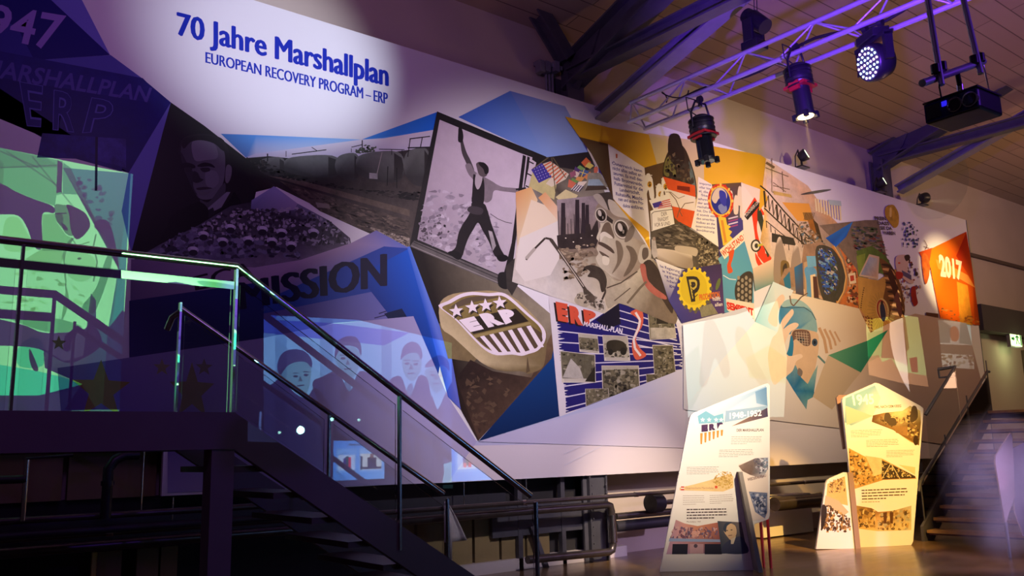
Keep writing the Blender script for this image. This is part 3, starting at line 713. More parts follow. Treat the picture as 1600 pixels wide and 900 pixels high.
# factory silhouette
k.poly(pp('870,312 936,305 940,345 935,400 874,405'), [(150, 138, 140), (150, 136, 140), (120, 108, 104), (150, 132, 108), (120, 104, 84)], 0.3)
for (x, w, t_) in ((877, 6, 317), (899, 6, 312), (909, 5, 317), (915, 5, 320)): k.poly([(x, t_), (x + w, t_), (x + w + 1, 372), (x - 1, 372)], (50, 42, 46), 0.2)
k.poly(pp('870,368 880,366 880,340 884,340 884,366 915,364 915,350 922,350 924,360 934,340 936,372 930,388 872,390'), (54, 46, 44), 0.3)
for i in range(9): line(k, (872 + i * 5, 330 + (i * 13) % 20), (873 + i * 5, 372), 1, (50, 44, 46))
blobs(k, pp('872,385 935,380 930,425 880,440'), 50, (3, 9), (2, 5), [(104, 88, 70), (160, 144, 116), (186, 170, 140), (130, 112, 90)], 51, 0.3)
for (x, y) in ((884, 372), (908, 372), (918, 384), (896, 378), (925, 368)): k.poly(ell(x, y, 1.4, 1, 6), (230, 222, 200))
# hat and head
head = smooth(pp('930,330 937,316 950,313 972,330 990,350 1004,372 1013,392 1018,404 1008,412 1000,420 990,432 976,440 960,436 948,425 938,418 931,404 935,396 932,388 936,378 932,372 936,360 938,350'))
k.poly(head, [((206, 198, 170) if p[0] < 960 and p[1] > 345 else (150, 134, 112)) for p in head], 0.12)
k.poly(smooth(pp('927,305 938,302 952,300 968,304 986,318 1000,336 1012,360 1018,384 1010,380 996,352 980,338 962,332 952,328 940,322')), (72, 64, 58), 0.25)
k.poly(smooth(pp('927,305 936,303 944,312 950,328 940,322 932,314')), (176, 166, 150), 0.1)
k.poly(smooth(pp('950,312 962,316 978,330 990,344 996,356 980,342 964,338 954,330')), (196, 186, 164), 0.1)
for (gx, gy, rx, ry) in ((939, 336, 10, 13), (971, 358, 13, 17)):
    k.poly(ell(gx, gy, rx, ry, 22, -0.35), (150, 140, 122)); k.poly(ell(gx, gy, rx * .88, ry * .88, 22, -0.35), (210, 202, 182)); k.poly(ell(gx, gy, rx * .74, ry * .76, 22, -0.35), (70, 60, 50))
    k.poly(ell(gx + 1, gy + 2, rx * .5, ry * .5, 16, -0.35), (26, 22, 20)); k.poly(ell(gx - 2, gy - 3, rx * .28, ry * .4, 12, -0.3), (200, 192, 176)); k.poly(ell(gx + 3, gy + 4, rx * .12, ry * .2, 8), (150, 142, 126))
k.poly(pp('948,336 958,344 957,350 948,344'), (60, 52, 46))
k.poly(smooth(pp('983,352 996,362 1012,376 1012,382 996,374 984,366')), (160, 150, 134)); k.poly(smooth(pp('980,362 988,352 992,360 986,374 976,378')), (120, 108, 92))
k.poly(smooth(pp('944,350 952,348 957,360 960,372 952,371 946,366 940,372 936,378 938,366')), (112, 96, 78), 0.1)
k.poly(smooth(pp('938,366 944,362 952,366 958,372 952,372 944,369 938,378')), (222, 214, 190))
k.poly(smooth(pp('935,378 944,380 956,388 960,396 950,392 938,386')), (84, 70, 58)); k.poly(smooth(pp('934,382 946,388 957,396 948,398 936,392')), (196, 184, 160)); k.poly(smooth(pp('936,392 946,397 952,402 942,400')), (96, 82, 66))
k.poly(smooth(pp('962,376 970,380 974,396 968,414 956,428 964,410 964,392')), (120, 106, 86), 0.1); k.poly(smooth(pp('978,384 990,388 996,404 986,424 974,432 984,410 984,396')), (110, 96, 78), 0.1)
k.poly(smooth(pp('942,400 952,404 950,414 942,412')), (222, 214, 186))
k.poly(smooth(pp('1002,384 1012,383 1018,394 1014,408 1002,412 997,402')), (186, 178, 156)); k.poly(smooth(pp('1005,388 1012,388 1013,400 1006,406 1003,398')), (96, 84, 72))
# body
k.poly(smooth(pp('946,424 960,438 984,436 1004,414 1020,404 1036,430 1052,470 1056,506 1010,490 968,474 950,482 944,455 950,440'), 3), [(186, 176, 148)] * 12 + [(120, 106, 86)] * 12 + [(170, 160, 134)] * 12, 0.2)
k.poly(smooth(pp('1002,416 1016,406 1034,430 1050,470 1050,490 1036,470 1020,446 1006,432')), (62, 50, 42), 0.2)
k.poly(smooth(pp('1000,416 1008,414 1012,436 1024,450 1040,462 1040,468 1024,462 1008,446')), (170, 96, 80), 0.2)
path(k, pp('948,450 970,442 996,424'), 2, (80, 68, 54)); path(k, pp('980,474 1000,450 1010,440'), 3.5, (110, 98, 78)); path(k, pp('960,470 985,450'), 1.6, (90, 78, 62))
k.poly(smooth(pp('912,418 924,414 940,420 948,436 946,452 940,456 936,440 928,434 918,432 922,424')), (66, 58, 48), 0.3)
path(k, pp('912,420 920,418 930,424'), 2, (60, 52, 44)); path(k, pp('942,440 946,456 940,470 944,482'), 3, (70, 60, 50))
path(k, pp('860,374 900,430 918,458 932,474'), 4.5, (70, 62, 54)); path(k, pp('872,390 912,448'), 1.4, (190, 180, 160))
k.poly(smooth(pp('898,466 908,456 918,462 922,474 914,480 900,474')), (180, 170, 144), 0.2); k.poly(smooth(pp('912,450 922,456 936,470 946,478 940,486 926,478 914,464')), (84, 74, 62), 0.3); k.poly(smooth(pp('930,468 944,470 946,486 934,486')), (196, 188, 168)); k.poly(ell(938, 478, 3, 4), (60, 52, 44))
blobs(k, pp('896,462 914,452 944,470 944,488 920,480'), 24, (1.5, 4), (1.5, 4), [(56, 50, 42), (196, 188, 164), (120, 110, 92)], 52)
done(k)

# --- yellow field and the illustrated leaflet texts
k = begin('printed_yellow_field')
k.poly(pp('883,182 955,200 1004,208 1188,242 1200,250 1192,300 1188,376 1160,285 1115,290 1107,300 1020,262 1007,262 950,225 906,215'), [(214, 166, 30), (216, 168, 40), (212, 180, 96), (206, 160, 40), (190, 150, 50), (214, 160, 40), (222, 170, 60), (224, 174, 50), (224, 176, 50), (226, 178, 50), (220, 172, 40), (218, 168, 32), (214, 164, 26), (206, 154, 24)])
k.poly(pp('1013,208 1100,222 1100,290 1086,330 1045,300 1028,262'), (206, 186, 138))
k.poly(pp('905,214 950,225 958,310 943,276 924,240'), [(92, 66, 34), (84, 62, 36), (84, 60, 34), (74, 56, 34), (96, 80, 50)])
k.poly(pp('950,225 1007,262 1016,362 1016,392 982,340 958,310'), (232, 224, 212))
k.poly(pp('957,310 984,338 1014,362 1016,392 1006,372 985,345'), (214, 160, 34))
TXT = (58, 48, 120)
k.poly(pp('962,240 965,241 964.5,247 962.5,247'), (190, 90, 40))
for i, s in enumerate(('Österreich kann', 'nicht alles selbst er-', 'zeugen. Es muß des-', 'halb Brotgetreide,', 'Futtermittel für die', 'Landwirtschaft,', 'Rohstoffe, Maschi-', 'nen und andere Pro-', 'dukte einführen.')):
    x0 = 956 + i * 1.0 + (7 if i == 5 else 0) + (3 if i == 7 else 0) + (9 if i == 8 else 0); x1 = 1003 + i * 0.3 - (5 if i == 5 else 0)
    y0 = 251 + i * 8.1 + (1.5 if i == 5 else 0) + (2 if i == 8 else 0); y1 = y0 + (x1 - x0) * 0.27 - i * 0.55
    letters(k, s, [(x0, y0), (x1, y1), (x1 + .4, y1 + 7.2), (x0 + .6, y0 + 7.2)], TXT, 0.02, full=True)
k.poly(pp('1007,262 1042,252 1060,262 1085,330 1090,360 1062,350 1016,362'), (96, 72, 44), 0.1)
# the bank-note men on the ballot box
WH = (232, 226, 208)
for (x, y, s_) in ((1013, 280, 1.0), (1030, 296, 0.95), (1038, 285, 0.8)):
    k.poly(smooth([(x - 5 * s_, y - 4), (x + 5 * s_, y - 4), (x + 8 * s_, y + 12 * s_), (x + 9 * s_, y + 30 * s_), (x + 3, y + 30 * s_), (x, y + 16 * s_), (x - 4, y + 28 * s_), (x - 8 * s_, y + 26 * s_), (x - 5 * s_, y + 10)], 3), WH)
    k.poly(ell(x, y - 6, 3.4, 3.4, 10), WH); k.poly([(x - 6 * s_, y - 6), (x + 6 * s_, y - 7), (x + 6 * s_, y - 5.5), (x - 6 * s_, y - 4.5)], WH)
    k.poly(ell(x + 2, y + 8 * s_, 3.6, 5, 12), (214, 160, 40)); letters(k, '$', [(x, y + 4), (x + 4, y + 4.5), (x + 4, y + 12), (x, y + 11.5)], (60, 44, 30), 0.02)
k.poly(pp('1014,313 1052,300 1048,324 1022,330'), WH); k.poly(pp('1019,318 1045,311 1050,326 1025,331'), (220, 205, 200))
k.poly(pp('1019,318 1033,314 1036,322 1022,325'), (70, 54, 140))
for i in range(5): line(k, (1034 - i * 2, 315 + i * 3.4), (1047 + i * 0.7, 311.5 + i * 3.2), 1.5, (196, 80, 60))
k.poly(pp('1016,330 1022,327 1050,324 1054,350 1018,362'), WH); path(k, pp('1019,360 1018,334 1022,331 1052,327'), 1, (80, 64, 50))
for i, s in enumerate(('DER', 'FINANZAMT', 'VOR $ UND')):
    letters(k, s, [(1033 - i * 5.5, 332 + i * 8.4), (1042 + i * 2.4, 330.5 + i * 7.6), (1042.5 + i * 2.5, 336 + i * 8), (1033.5 - i * 5.4, 338 + i * 8.8)], (80, 60, 50), 0.0)
# dark figure over the flag: cast shadow and print texture painted in its colours
k.poly(smooth(pp('1036,262 1040,246 1046,234 1058,222 1070,232 1078,250 1086,275 1089,300 1086,312 1070,300 1058,290 1044,282 1036,277')), (60, 48, 34), 0.3)
k.poly(smooth(pp('1040,250 1048,244 1054,256 1056,276 1048,270 1044,276 1037,270')), (120, 116, 62), 0.5); k.poly(smooth(pp('1076,252 1082,266 1087,290 1088,306 1080,286')), (96, 110, 96), 0.5)
k.poly(smooth(pp('1046,212 1060,210 1066,226 1070,246 1064,262 1052,256 1044,240')), (44, 34, 26), 0.2)
blobs(k, pp('1036,262 1046,240 1060,236 1076,250 1087,290 1086,310 1060,288 1040,276'), 34, (2, 5), (2, 6), [(36, 28, 22), (90, 74, 48), (120, 104, 70), (54, 50, 40)], 61)
k.poly(pp('1036,276 1086,290 1087,308 1044,296'), (212, 84, 34), 0.12); k.poly(pp('1044,296 1087,308 1086,330 1050,322'), (226, 214, 196)); k.poly(pp('1050,322 1086,330 1082,357 1060,346 1054,340'), (212, 84, 34), 0.12)
k.poly(pp('1058,290 1078,292 1078,300 1058,296'), (120, 40, 20))
path(k, pp('1046,300 1056,312 1062,326 1058,340'), 1.2, (110, 84, 60)); path(k, pp('1084,316 1070,318 1062,330 1066,338'), 1.2, (110, 84, 60)); path(k, pp('1040,300 1048,300 1060,310 1070,306'), 0.9, (130, 110, 90))
# second text column
k.poly(pp('1091,276 1112,288 1118,310 1123,386 1080,356 1090,310'), (232, 224, 210))
for i, s in enumerate(('importe', 'ollar hin-', 'al, die in', 'Stern', 'ahmen', 'der ameri-', 'rtschaftshilfe', 'hat. Die ERP', 'd somit ein', 'des amerika-', 'Volkes an die', 'österreichische', 'Bevölkerung.')):
    y0 = 284 + i * 6.1; x0 = 1093 - i * 0.55 + (4 if i in (3,) else 0); x1 = 1111 + i * 0.7 if i < 8 else 1117
    x0 = x0 + (2 if i == 12 else 0)
    letters(k, s, [(x0, y0), (x1, y0 + 3.2), (x1, y0 + 8), (x0, y0 + 4.8)], TXT, 0.01, full=True)
done(k)

# --- paper mill photograph, globe key, tag
k = begin('printed_mill_and_key')
k.poly(pp('1016,362 1063,347 1123,386 1127,424 1098,428 1068,420 1018,404'), (84, 76, 62), 0.4)
blobs(k, pp('1020,362 1063,348 1085,362 1085,388 1022,384'), 50, (4, 14), (1.5, 3), [(40, 34, 28), (110, 100, 84), (60, 52, 42), (150, 138, 116)], 62, 0.3, 0.2)
blobs(k, pp('1085,362 1123,386 1127,424 1092,424'), 110, (1.4, 4), (1.4, 4), [(40, 34, 28), (150, 136, 106), (84, 74, 58), (190, 176, 140), (60, 52, 40)], 63)
k.poly(smooth(pp('1030,388 1076,396 1082,406 1078,420 1032,408 1027,396')), [(206, 192, 168) if p[1] < 402 else (150, 134, 112) for p in smooth(pp('1030,388 1076,396 1082,406 1078,420 1032,408 1027,396'))]); k.poly(smooth(pp('1058,384 1088,388 1088,400 1078,398 1056,392')), (186, 172, 148))
k.poly(pp('1018,374 1024,374 1028,400 1022,404 1018,396'), (180, 172, 158), 0.2); k.poly(ell(1022, 373, 2.4, 3), (150, 130, 110))
k.poly(pp('1112,288 1158,285 1174,425 1180,500 1130,494 1125,420 1118,320'), [(110, 84, 52), (96, 74, 50), (60, 130, 150), (70, 150, 170), (70, 60, 110), (56, 44, 100), (70, 60, 96)])
for (x, y) in ((1142, 305), (1150, 312), (1156, 298), (1160, 320)): k.poly(smooth([(x - 2, y - 6), (x + 2, y - 6), (x + 4, y + 8), (x + 3, y + 22), (x - 3, y + 22), (x - 4, y + 8)], 2), (216, 200, 170)); 
k.poly(pp('1128,370 1140,345 1158,340 1170,372 1172,392 1126,412'), (66, 60, 120))
for i in range(4): line(k, (1138, 342 + i * 4.4), (1153, 338 + i * 4.4), 2.2, (150, 70, 120) if i % 2 else (206, 190, 200))
for (rx, ry, c_) in ((20, 27, (204, 70, 34)), (17, 24, (222, 178, 66)), (15, 21, (40, 48, 128))): k.poly(ell(1126, 314, rx, ry, 28, -0.15), c_)
k.poly(smooth(pp('1118,296 1128,294 1136,304 1132,316 1124,310 1118,318 1112,310')), (206, 190, 160)); k.poly(smooth(pp('1122,322 1132,318 1136,328 1128,334')), (120, 130, 170)); k.poly(smooth(pp('1124,298 1134,302 1134,322 1126,316')), (56, 60, 150))
for i in range(16):
    a = i * math.pi / 8; k.poly(ell(1126 + 18.5 * math.cos(a), 314 + 25.5 * math.sin(a), 1.8, 2.6, 6), (196, 50, 30) if i % 2 else (232, 190, 80), 0, k.k)
k.k += 2e-5
k.poly(pp('1122,338 1134,340 1142,380 1130,384'), (226, 190, 60)); k.poly(pp('1134,350 1142,354 1138,358 1144,362 1140,368 1146,374 1136,382'), (226, 190, 60)); k.poly(pp('1126,344 1130,344 1136,378 1132,380'), (206, 140, 50))
k.poly(pp('1124,391 1161,359 1168,372 1132,405'), (236, 222, 190)); letters(k, 'WOHLSTAND', pp('1126,393 1159,366 1163,374 1131,402'), (206, 70, 30), 0.03); k.poly(ell(1163, 367, 1.8, 2), (90, 60, 40))
k.poly(pp('1140,392 1147,388 1142,412 1144,420 1138,425 1136,412'), (206, 84, 40))
k.poly(pp('1122,404 1130,398 1174,370 1178,470 1176,500 1132,488 1128,420'), [(110, 170, 190), (90, 160, 180), (80, 150, 176), (90, 160, 184), (70, 140, 170), (90, 150, 176), (96, 160, 180)])
k.poly(pp('1124,391 1161,359 1168,372 1132,405'), (236, 222, 190)); letters(k, 'WOHLSTAND', pp('1126,393 1159,366 1163,374 1131,402'), (206, 70, 30), 0.03); k.poly(ell(1163, 367, 1.8, 2), (90, 60, 40))
k.poly(smooth(pp('1139,394 1147,390 1145,404 1142,414 1145,424 1138,427 1136,415 1139,405')), (208, 84, 40))
path(k, pp('1130,430 1140,436 1150,437'), 1.3, (220, 220, 220))
# tyre
ty = smooth(pp('1150,442 1158,430 1168,424 1176,428 1176,450 1174,476 1164,474 1152,472 1148,458'))
k.poly(ty, (60, 54, 46), 0.2)
for i in range(5):
    for j in range(4): k.poly(ell(1154 + j * 6, 434 + i * 9 + (j % 2) * 4, 2.4, 3.6, 6), (150, 140, 120), 0, k.k)
k.k += 2e-5
k.poly(pp('1134,466 1178,474 1180,502 1148,494 1136,484'), (226, 214, 190)); letters(k, 'SEMPERIT', pp('1135,471 1177,482 1178,494 1136,483'), (212, 50, 34), 0.06); letters(k, 'REIFEN', pp('1146,489 1177,497 1177,502 1147,495'), (60, 50, 60), 0.03)
# gear poster
k.poly(pp('1024,404 1064,420 1068,422 1078,420 1127,412 1132,488 1066,505 1045,470'), [(228, 222, 210), (226, 220, 206), (60, 52, 96), (90, 60, 90), (60, 44, 80), (84, 60, 110), (60, 56, 120), (70, 66, 130)])
for i, s in enumerate(('he Regierung', 'ie Verwen-', 'ng für In-', 'ndwirt-', 'ge r')):
    x0 = 1031 + i * 3.5; y0 = 413 + i * 7.5; letters(k, s, [(x0, y0), (1062, y0 + 9 - i), (1062, y0 + 15 - i), (x0 + 1, y0 + 6)], TXT, 0.015, full=True)
gp = []
for i in range(36):
    a = i * math.pi / 18
    r_ = 1.0 if i % 2 else 0.88
    for s_ in (-0.06, 0.06): gp.append((1085 + 27 * r_ * math.cos(a + s_), 451 + 34 * r_ * math.sin(a + s_)))
k.poly([(x + 2, y + 5) for x, y in gp], (96, 90, 70)); k.poly(gp, (222, 196, 44)); k.poly(ell(1084, 450, 21, 27, 26), (206, 180, 40))
letters(k, 'P', pp('1072,432 1094,431 1093,470 1080,472'), (48, 42, 36), 0.12); letters(k, 'P', pp('1076,437 1090,436 1088,464 1082,467'), (190, 170, 70), 0.0)
for i in range(4): path(k, [(1079 + i, 446 + i * 5), (1083 + i, 449 + i * 5), (1087 + i, 445 + i * 5)], 1.2, (44, 40, 36))
letters(k, 'PRODUKTION', pp('1092,460 1124,455 1125,465 1093,470'), (206, 110, 40), 0.05); letters(k, 'hilft', pp('1113,464 1126,463 1126,470 1114,470'), (220, 210, 200), 0.02); letters(k, 'allen', pp('1117,473 1129,472 1129,478 1117,479'), (220, 210, 200), 0.02)
k.poly(pp('1093,480 1112,474 1122,490 1096,496'), (130, 126, 100), 0.5); k.poly(ell(1122, 444, 3, 10, 12, 0.3), (96, 110, 60))
done(k)

# --- arrow sheet, bridge, turbines
k = begin('printed_industry_photos')
k.poly(pp('1158,285 1180,300 1200,330 1214,420 1176,420 1162,372'), (226, 212, 190))
k.poly(pp('1158,285 1200,300 1240,360 1200,340'), (222, 206, 180))
k.poly(pp('1179,308 1196,336 1190,336 1196,396 1204,400 1194,412 1184,400 1174,330 1163,334'), (216, 62, 30), 0.05)
k.poly(pp('1163,338 1179,314 1190,318 1168,344'), (40, 36, 34)); letters(k, 'SCHONERER LOHN', pp('1163,334 1186,311 1188,315 1166,339'), (206, 190, 170), 0.02)
k.poly(smooth(pp('1184,326 1190,332 1196,352 1206,350 1206,392 1200,402 1196,392 1190,378 1184,350')), (56, 60, 40), 0.15)
k.poly(smooth(pp('1184,345 1189,360 1194,382 1188,380 1183,360')), (222, 206, 180)); k.poly(ell(1181, 384, 8, 10, 18), (56, 54, 40)); k.poly(ell(1181, 384, 5.6, 7.4, 18), (226, 214, 190)); k.poly(ell(1182, 384, 3, 4, 12), (56, 54, 40))
line(k, (1184, 384), (1204, 378), 3.4, (190, 180, 60))
k.poly(smooth(pp('1180,395 1186,404 1192,412 1200,404 1204,390 1206,402 1198,418 1190,420 1182,410')), (216, 62, 30))
k.poly(pp('1176,420 1208,404 1214,440 1180,455'), [(220, 190, 160), (222, 196, 160), (130, 150, 130), (90, 140, 140)])
k.poly(pp('1188,376 1194,340 1192,290 1197,247 1262,290 1290,330 1330,370 1340,420 1338,480 1322,476 1215,452 1206,404'), [(190, 150, 80), (222, 176, 80), (222, 196, 160), (216, 190, 170), (214, 180, 150), (206, 160, 110), (190, 150, 120), (120, 100, 60), (130, 84, 40), (190, 140, 90), (214, 190, 160), (210, 190, 160)], 0.2)
k.poly(pp('1188,286 1192,290 1200,312 1186,330'), (214, 164, 40))
DK = (60, 50, 34)
path(k, pp('1188,290 1200,300 1225,330 1255,362 1275,380'), 2.2, DK); path(k, pp('1194,325 1215,345 1240,368 1262,386'), 2.2, DK); path(k, pp('1197,345 1220,364 1245,384'), 1.4, DK)
for i in range(11):
    x = 1194 + i * 6.4; y = 298 + i * 7.2
    line(k, (x, y), (x + 2, y + 26 - i * .8), 1.6 if i % 3 else 3, DK); 
    if i < 10: line(k, (x + 2, y + 24), (x + 6, y + 8), 0.9, DK)
for i in range(6): line(k, (1197 + i * 7, 345 + i * 7), (1198 + i * 7, 356 + i * 7), 1.2, DK)
for (a, b, w) in (((1206, 247), (1206, 300), 1.2), ((1222, 268), (1224, 300), 1.4), ((1196, 262), (1232, 276), 1.4), ((1207, 300), (1236, 308), 2), ((1208, 285), (1228, 300), 1), ((1197, 254), (1210, 262), 4), ((1208, 290), (1234, 296), 1.2)): line(k, a, b, w, (110, 90, 66))
k.poly(pp('1208,298 1236,304 1238,309 1209,304'), (190, 160, 90), 0.2)
k.poly(pp('1222,316 1264,318 1270,338 1262,346 1246,345'), (212, 150, 60)); k.poly(pp('1254,332 1268,332 1272,344 1258,344'), (150, 110, 50), 0.3)
for i in range(6): line(k, (1256 + i * 2.6, 344), (1260 + i * 2.6, 332), 0.8, (60, 50, 36))
k.poly(pp('1262,344 1272,342 1278,372 1270,374'), (150, 96, 34), 0.3); k.poly(pp('1270,342 1278,350 1286,380 1278,372'), (70, 54, 30), 0.3)
blobs(k, pp('1240,350 1262,346 1290,380 1284,400 1262,390'), 60, (1.5, 5), (1.5, 4), [(60, 48, 30), (150, 120, 80), (214, 186, 150), (96, 76, 46), (80, 110, 120)], 71)
# nozzles / towers
k.poly(pp('1206,364 1240,372 1244,384 1206,378'), (54, 50, 38), 0.2)
for (x0, x1, y0, w) in ((1210, 1232, 372, 0), (1236, 1254, 384, 0)):
    pts = smooth([(x0 + 3, y0 + 8), (x0 + 8, y0 - 2), (x0 + 13, y0 + 8), (x1, y0 + 52), (x1 - 2, y0 + 64), (x0 + 1, y0 + 70), (x0 - 1, y0 + 40)], 4)
    k.poly(pts, [((150, 132, 110) if p[0] < x0 + 6 else (222, 206, 176) if p[0] < x0 + 11 else (150, 134, 112)) for p in pts])
k.poly(smooth(pp('1220,410 1230,408 1234,418 1232,440 1222,442')), (120, 96, 50)); k.poly(smooth(pp('1223,418 1229,412 1231,436 1225,438')), (60, 50, 34))
# fan hall with worker in blue
k.poly(pp('1256,382 1284,378 1300,392 1338,420 1342,480 1322,477 1246,448 1214,450 1226,420 1252,414'), (150, 120, 90), 0.3)
k.poly(pp('1224,436 1234,424 1236,450 1228,455'), (40, 110, 136)); k.poly(pp('1241,418 1254,410 1256,462 1244,466'), [(40, 110, 150), (50, 90, 120), (84, 70, 66), (84, 66, 62)])
k.poly(pp('1256,410 1262,408 1264,452 1258,458'), (180, 150, 110)); k.poly(smooth(pp('1257,420 1268,416 1276,424 1274,440 1272,468 1262,470 1260,440')), (90, 150, 184), 0.1); k.poly(pp('1260,400 1274,400 1276,416 1262,418'), (110, 170, 190), 0.1)
k.poly(pp('1266,430 1274,428 1275,466 1268,466'), (226, 200, 150)); k.poly(pp('1270,432 1276,432 1280,470 1272,470'), (80, 50, 40)); k.poly(ell(1276, 468, 6, 3), (80, 84, 76))
fan = smooth(pp('1276,385 1300,388 1316,410 1322,440 1312,470 1290,472 1280,450 1276,420'))
k.poly(fan, (66, 62, 50), 0.3)
blobs(k, pp('1278,386 1298,390 1308,410 1310,436 1306,456 1290,462 1284,450 1279,420'), 110, (2, 7), (1.5, 3.5), [(34, 70, 160), (40, 90, 180), (24, 40, 100), (120, 170, 190), (40, 36, 34), (220, 200, 160), (30, 60, 140), (70, 90, 50)], 72, 0.2, 0.6)
path(k, smooth(pp('1300,385 1314,404 1322,430 1320,452 1308,474 1312,452 1314,430 1308,404'), 3)[:14], 3, (196, 130, 60)); path(k, pp('1303,384 1316,406 1322,432 1318,456 1308,474'), 1.4, (220, 180, 110))
path(k, pp('1306,400 1312,420 1312,446 1304,462'), 2, (56, 60, 44))
# circuit board wedge
k.poly(smooth(pp('1305,372 1322,388 1336,412 1342,440 1342,482 1320,476 1312,474 1324,450 1326,428 1318,402')), (196, 110, 50), 0.3)
blobs(k, pp('1310,378 1330,400 1340,430 1341,478 1322,474 1326,440 1320,404'), 60, (1.5, 5), (1.5, 5), [(110, 50, 24), (206, 60, 40), (226, 196, 150), (66, 46, 30), (220, 150, 80), (84, 60, 34)], 73)
k.poly(pp('1325,428 1336,426 1338,442 1328,444'), (226, 206, 160)); k.poly(pp('1328,431 1334,430 1335,438 1329,440'), (180, 60, 40)); k.poly(ell(1326, 407, 4, 5, 10), (60, 60, 50)); k.poly(ell(1326, 407, 2, 3, 10), (196, 180, 140))
path(k, pp('1303,366 1322,384 1338,412 1344,445 1342,482'), 1.6, (50, 44, 36))
# faint office slats (bluish print)
for i in range(10): line(k, (1274 + i * 4.2, 310 + i * .8), (1276 + i * 4.2, 330 + i * 1.6), 2.6, (226, 210, 160))
k.poly(pp('1294,312 1314,314 1315,322 1296,320'), (176, 196, 190))
done(k)

# --- blue wedge, crowd shelves, wreath, portraits, turbine
k = begin('printed_modern_photos')
k.poly(pp('1280,352 1352,344 1372,344 1390,420 1345,440 1338,420 1300,372'), (120, 104, 84), 0.3)
blobs(k, pp('1330,352 1372,356 1386,390 1392,420 1350,420 1330,380'), 110, (3, 9), (1.2, 3.2), [(40, 44, 40), (90, 84, 74), (150, 140, 120), (50, 70, 40), (120, 40, 40), (70, 76, 110), (60, 90, 40)], 81, 0.3, 0.2)
k.poly(pp('1338,392 1362,384 1384,400 1396,420 1398,436 1360,420 1346,436'), (84, 110, 40), 0.3); k.poly(pp('1338,400 1352,396 1350,424 1342,432'), (120, 140, 50), 0.2)
k.poly(pp('1290,372 1333,346 1322,370 1306,386 1299,380'), [(20, 90, 170), (40, 120, 190), (10, 84, 170), (10, 96, 190), (10, 70, 150)])
k.poly(pp('1342,431 1358,397 1374,401 1372,437'), (196, 170, 140)); k.poly(pp('1345,429 1359,401 1371,404 1370,433'), [(130, 140, 160), (150, 156, 170), (170, 170, 160), (190, 150, 120)], 0.2)
k.poly(pp('1340,432 1372,438 1400,420 1414,470 1400,500 1350,524 1342,482'), (186, 140, 66), 0.12)
# turbine fan
k.poly(smooth(pp('1374,404 1396,420 1408,450 1414,486 1404,504 1388,498 1380,470 1384,440')), (110, 70, 34), 0.2)
for i in range(12):
    a = (1378 + i * 1.5, 412 + i * 7); b = (1396 + i * 1.6, 420 + i * 6.8)
    k.poly(smooth([a, ((a[0] + b[0]) / 2 + 3, (a[1] + b[1]) / 2 - 3), b, (b[0] + 1, b[1] + 4), ((a[0] + b[0]) / 2 + 3, (a[1] + b[1]) / 2 + 2), (a[0] + 1, a[1] + 3)], 2), (206, 150, 90) if i % 2 else (54, 26, 18))
for i in range(6): k.poly(smooth([(1390 + i * 3, 418 + i * 11), (1398 + i * 2.4, 432 + i * 10), (1396 + i * 2.4, 446 + i * 10), (1388 + i * 3, 434 + i * 11)], 2), (66, 26, 18))
k.poly(ell(1379, 484, 10, 18, 24, -0.15), (206, 176, 110)); k.poly(ell(1378, 484, 8, 16, 24, -0.15), (150, 50, 34)); k.poly(ell(1379, 485, 6.4, 14, 20, -0.15), (190, 150, 96)); k.poly(smooth(pp('1375,478 1380,474 1384,490 1382,502 1377,498')), (44, 44, 70)); k.poly(ell(1378, 473, 2, 3), (50, 34, 26))
for i in range(22):
    a = -1.5 + i * 0.21 + math.pi / 2; line(k, (1377 + 10 * math.cos(a), 486 + 18 * math.sin(a)), (1377 + 22 * math.cos(a), 486 + 30 * math.sin(a)), 0.7, (150, 120, 60))
for i in range(24): k.poly(ell(1350 + 10 * math.sin(i * 0.14) * -0.5 + (i * 0.8 if i > 12 else 0), 450 + i * 3.4, 1.2, 1.2, 5), (96, 66, 34), 0, k.k)
k.k += 2e-5
k.poly(pp('1322,482 1344,482 1356,500 1366,520 1330,545 1318,544 1316,520'), (186, 130, 84), 0.2)
for i in range(8): path(k, [(1332 - i * 2.4, 484 + i * 3), (1336 - i * 2.2, 498 + i * 4), (1331 - i * 1.6, 512 + i * 3.6), (1322 - i * 0.6, 520 + i * 3)], 2.2, (90, 50, 30) if i % 2 else (226, 180, 130))
for i in range(7):
    for j in range(8): k.poly([(1334 + i * 4.4, 490 + j * 5 + i), (1337 + i * 4.4, 491 + j * 5 + i), (1337 + i * 4.4, 494 + j * 5 + i), (1334 + i * 4.4, 493 + j * 5 + i)], (120, 70, 40), 0, k.k)
k.k += 2e-5
# poster words and wreath
for i, s in enumerate(('PREIN', 'DASS', 'SIE DA', 'WAREN')):
    x0 = 1366 + i * 4.4; x1 = 1384 + i * 4.8; y0 = 338 + i * 7.6
    letters(k, s, [(x0, y0), (x1, y0 + 1), (x1 + 1, y0 + 6.6), (x0 + 1, y0 + 6)], (84, 72, 70), 0.04)
k.poly(smooth(pp('1384,324 1392,320 1398,322 1404,334 1404,350 1398,356 1390,348 1383,336')), (190, 150, 50), 0.4); k.poly(smooth(pp('1390,326 1393,325 1393,338 1390,338')), (230, 200, 110))
blobs(k, pp('1410,346 1422,346 1438,364 1434,388 1410,386'), 26, (1.2, 3), (1.6, 4), [(50, 60, 100), (60, 90, 60), (40, 40, 70), (50, 50, 46), (70, 90, 140)], 82)
blobs(k, pp('1398,402 1418,398 1436,420 1440,450 1424,476 1412,470 1404,440'), 34, (1.5, 4), (1.5, 5), [(196, 150, 120), (60, 40, 50), (150, 60, 50), (70, 70, 110), (206, 180, 150), (120, 90, 80)], 83)
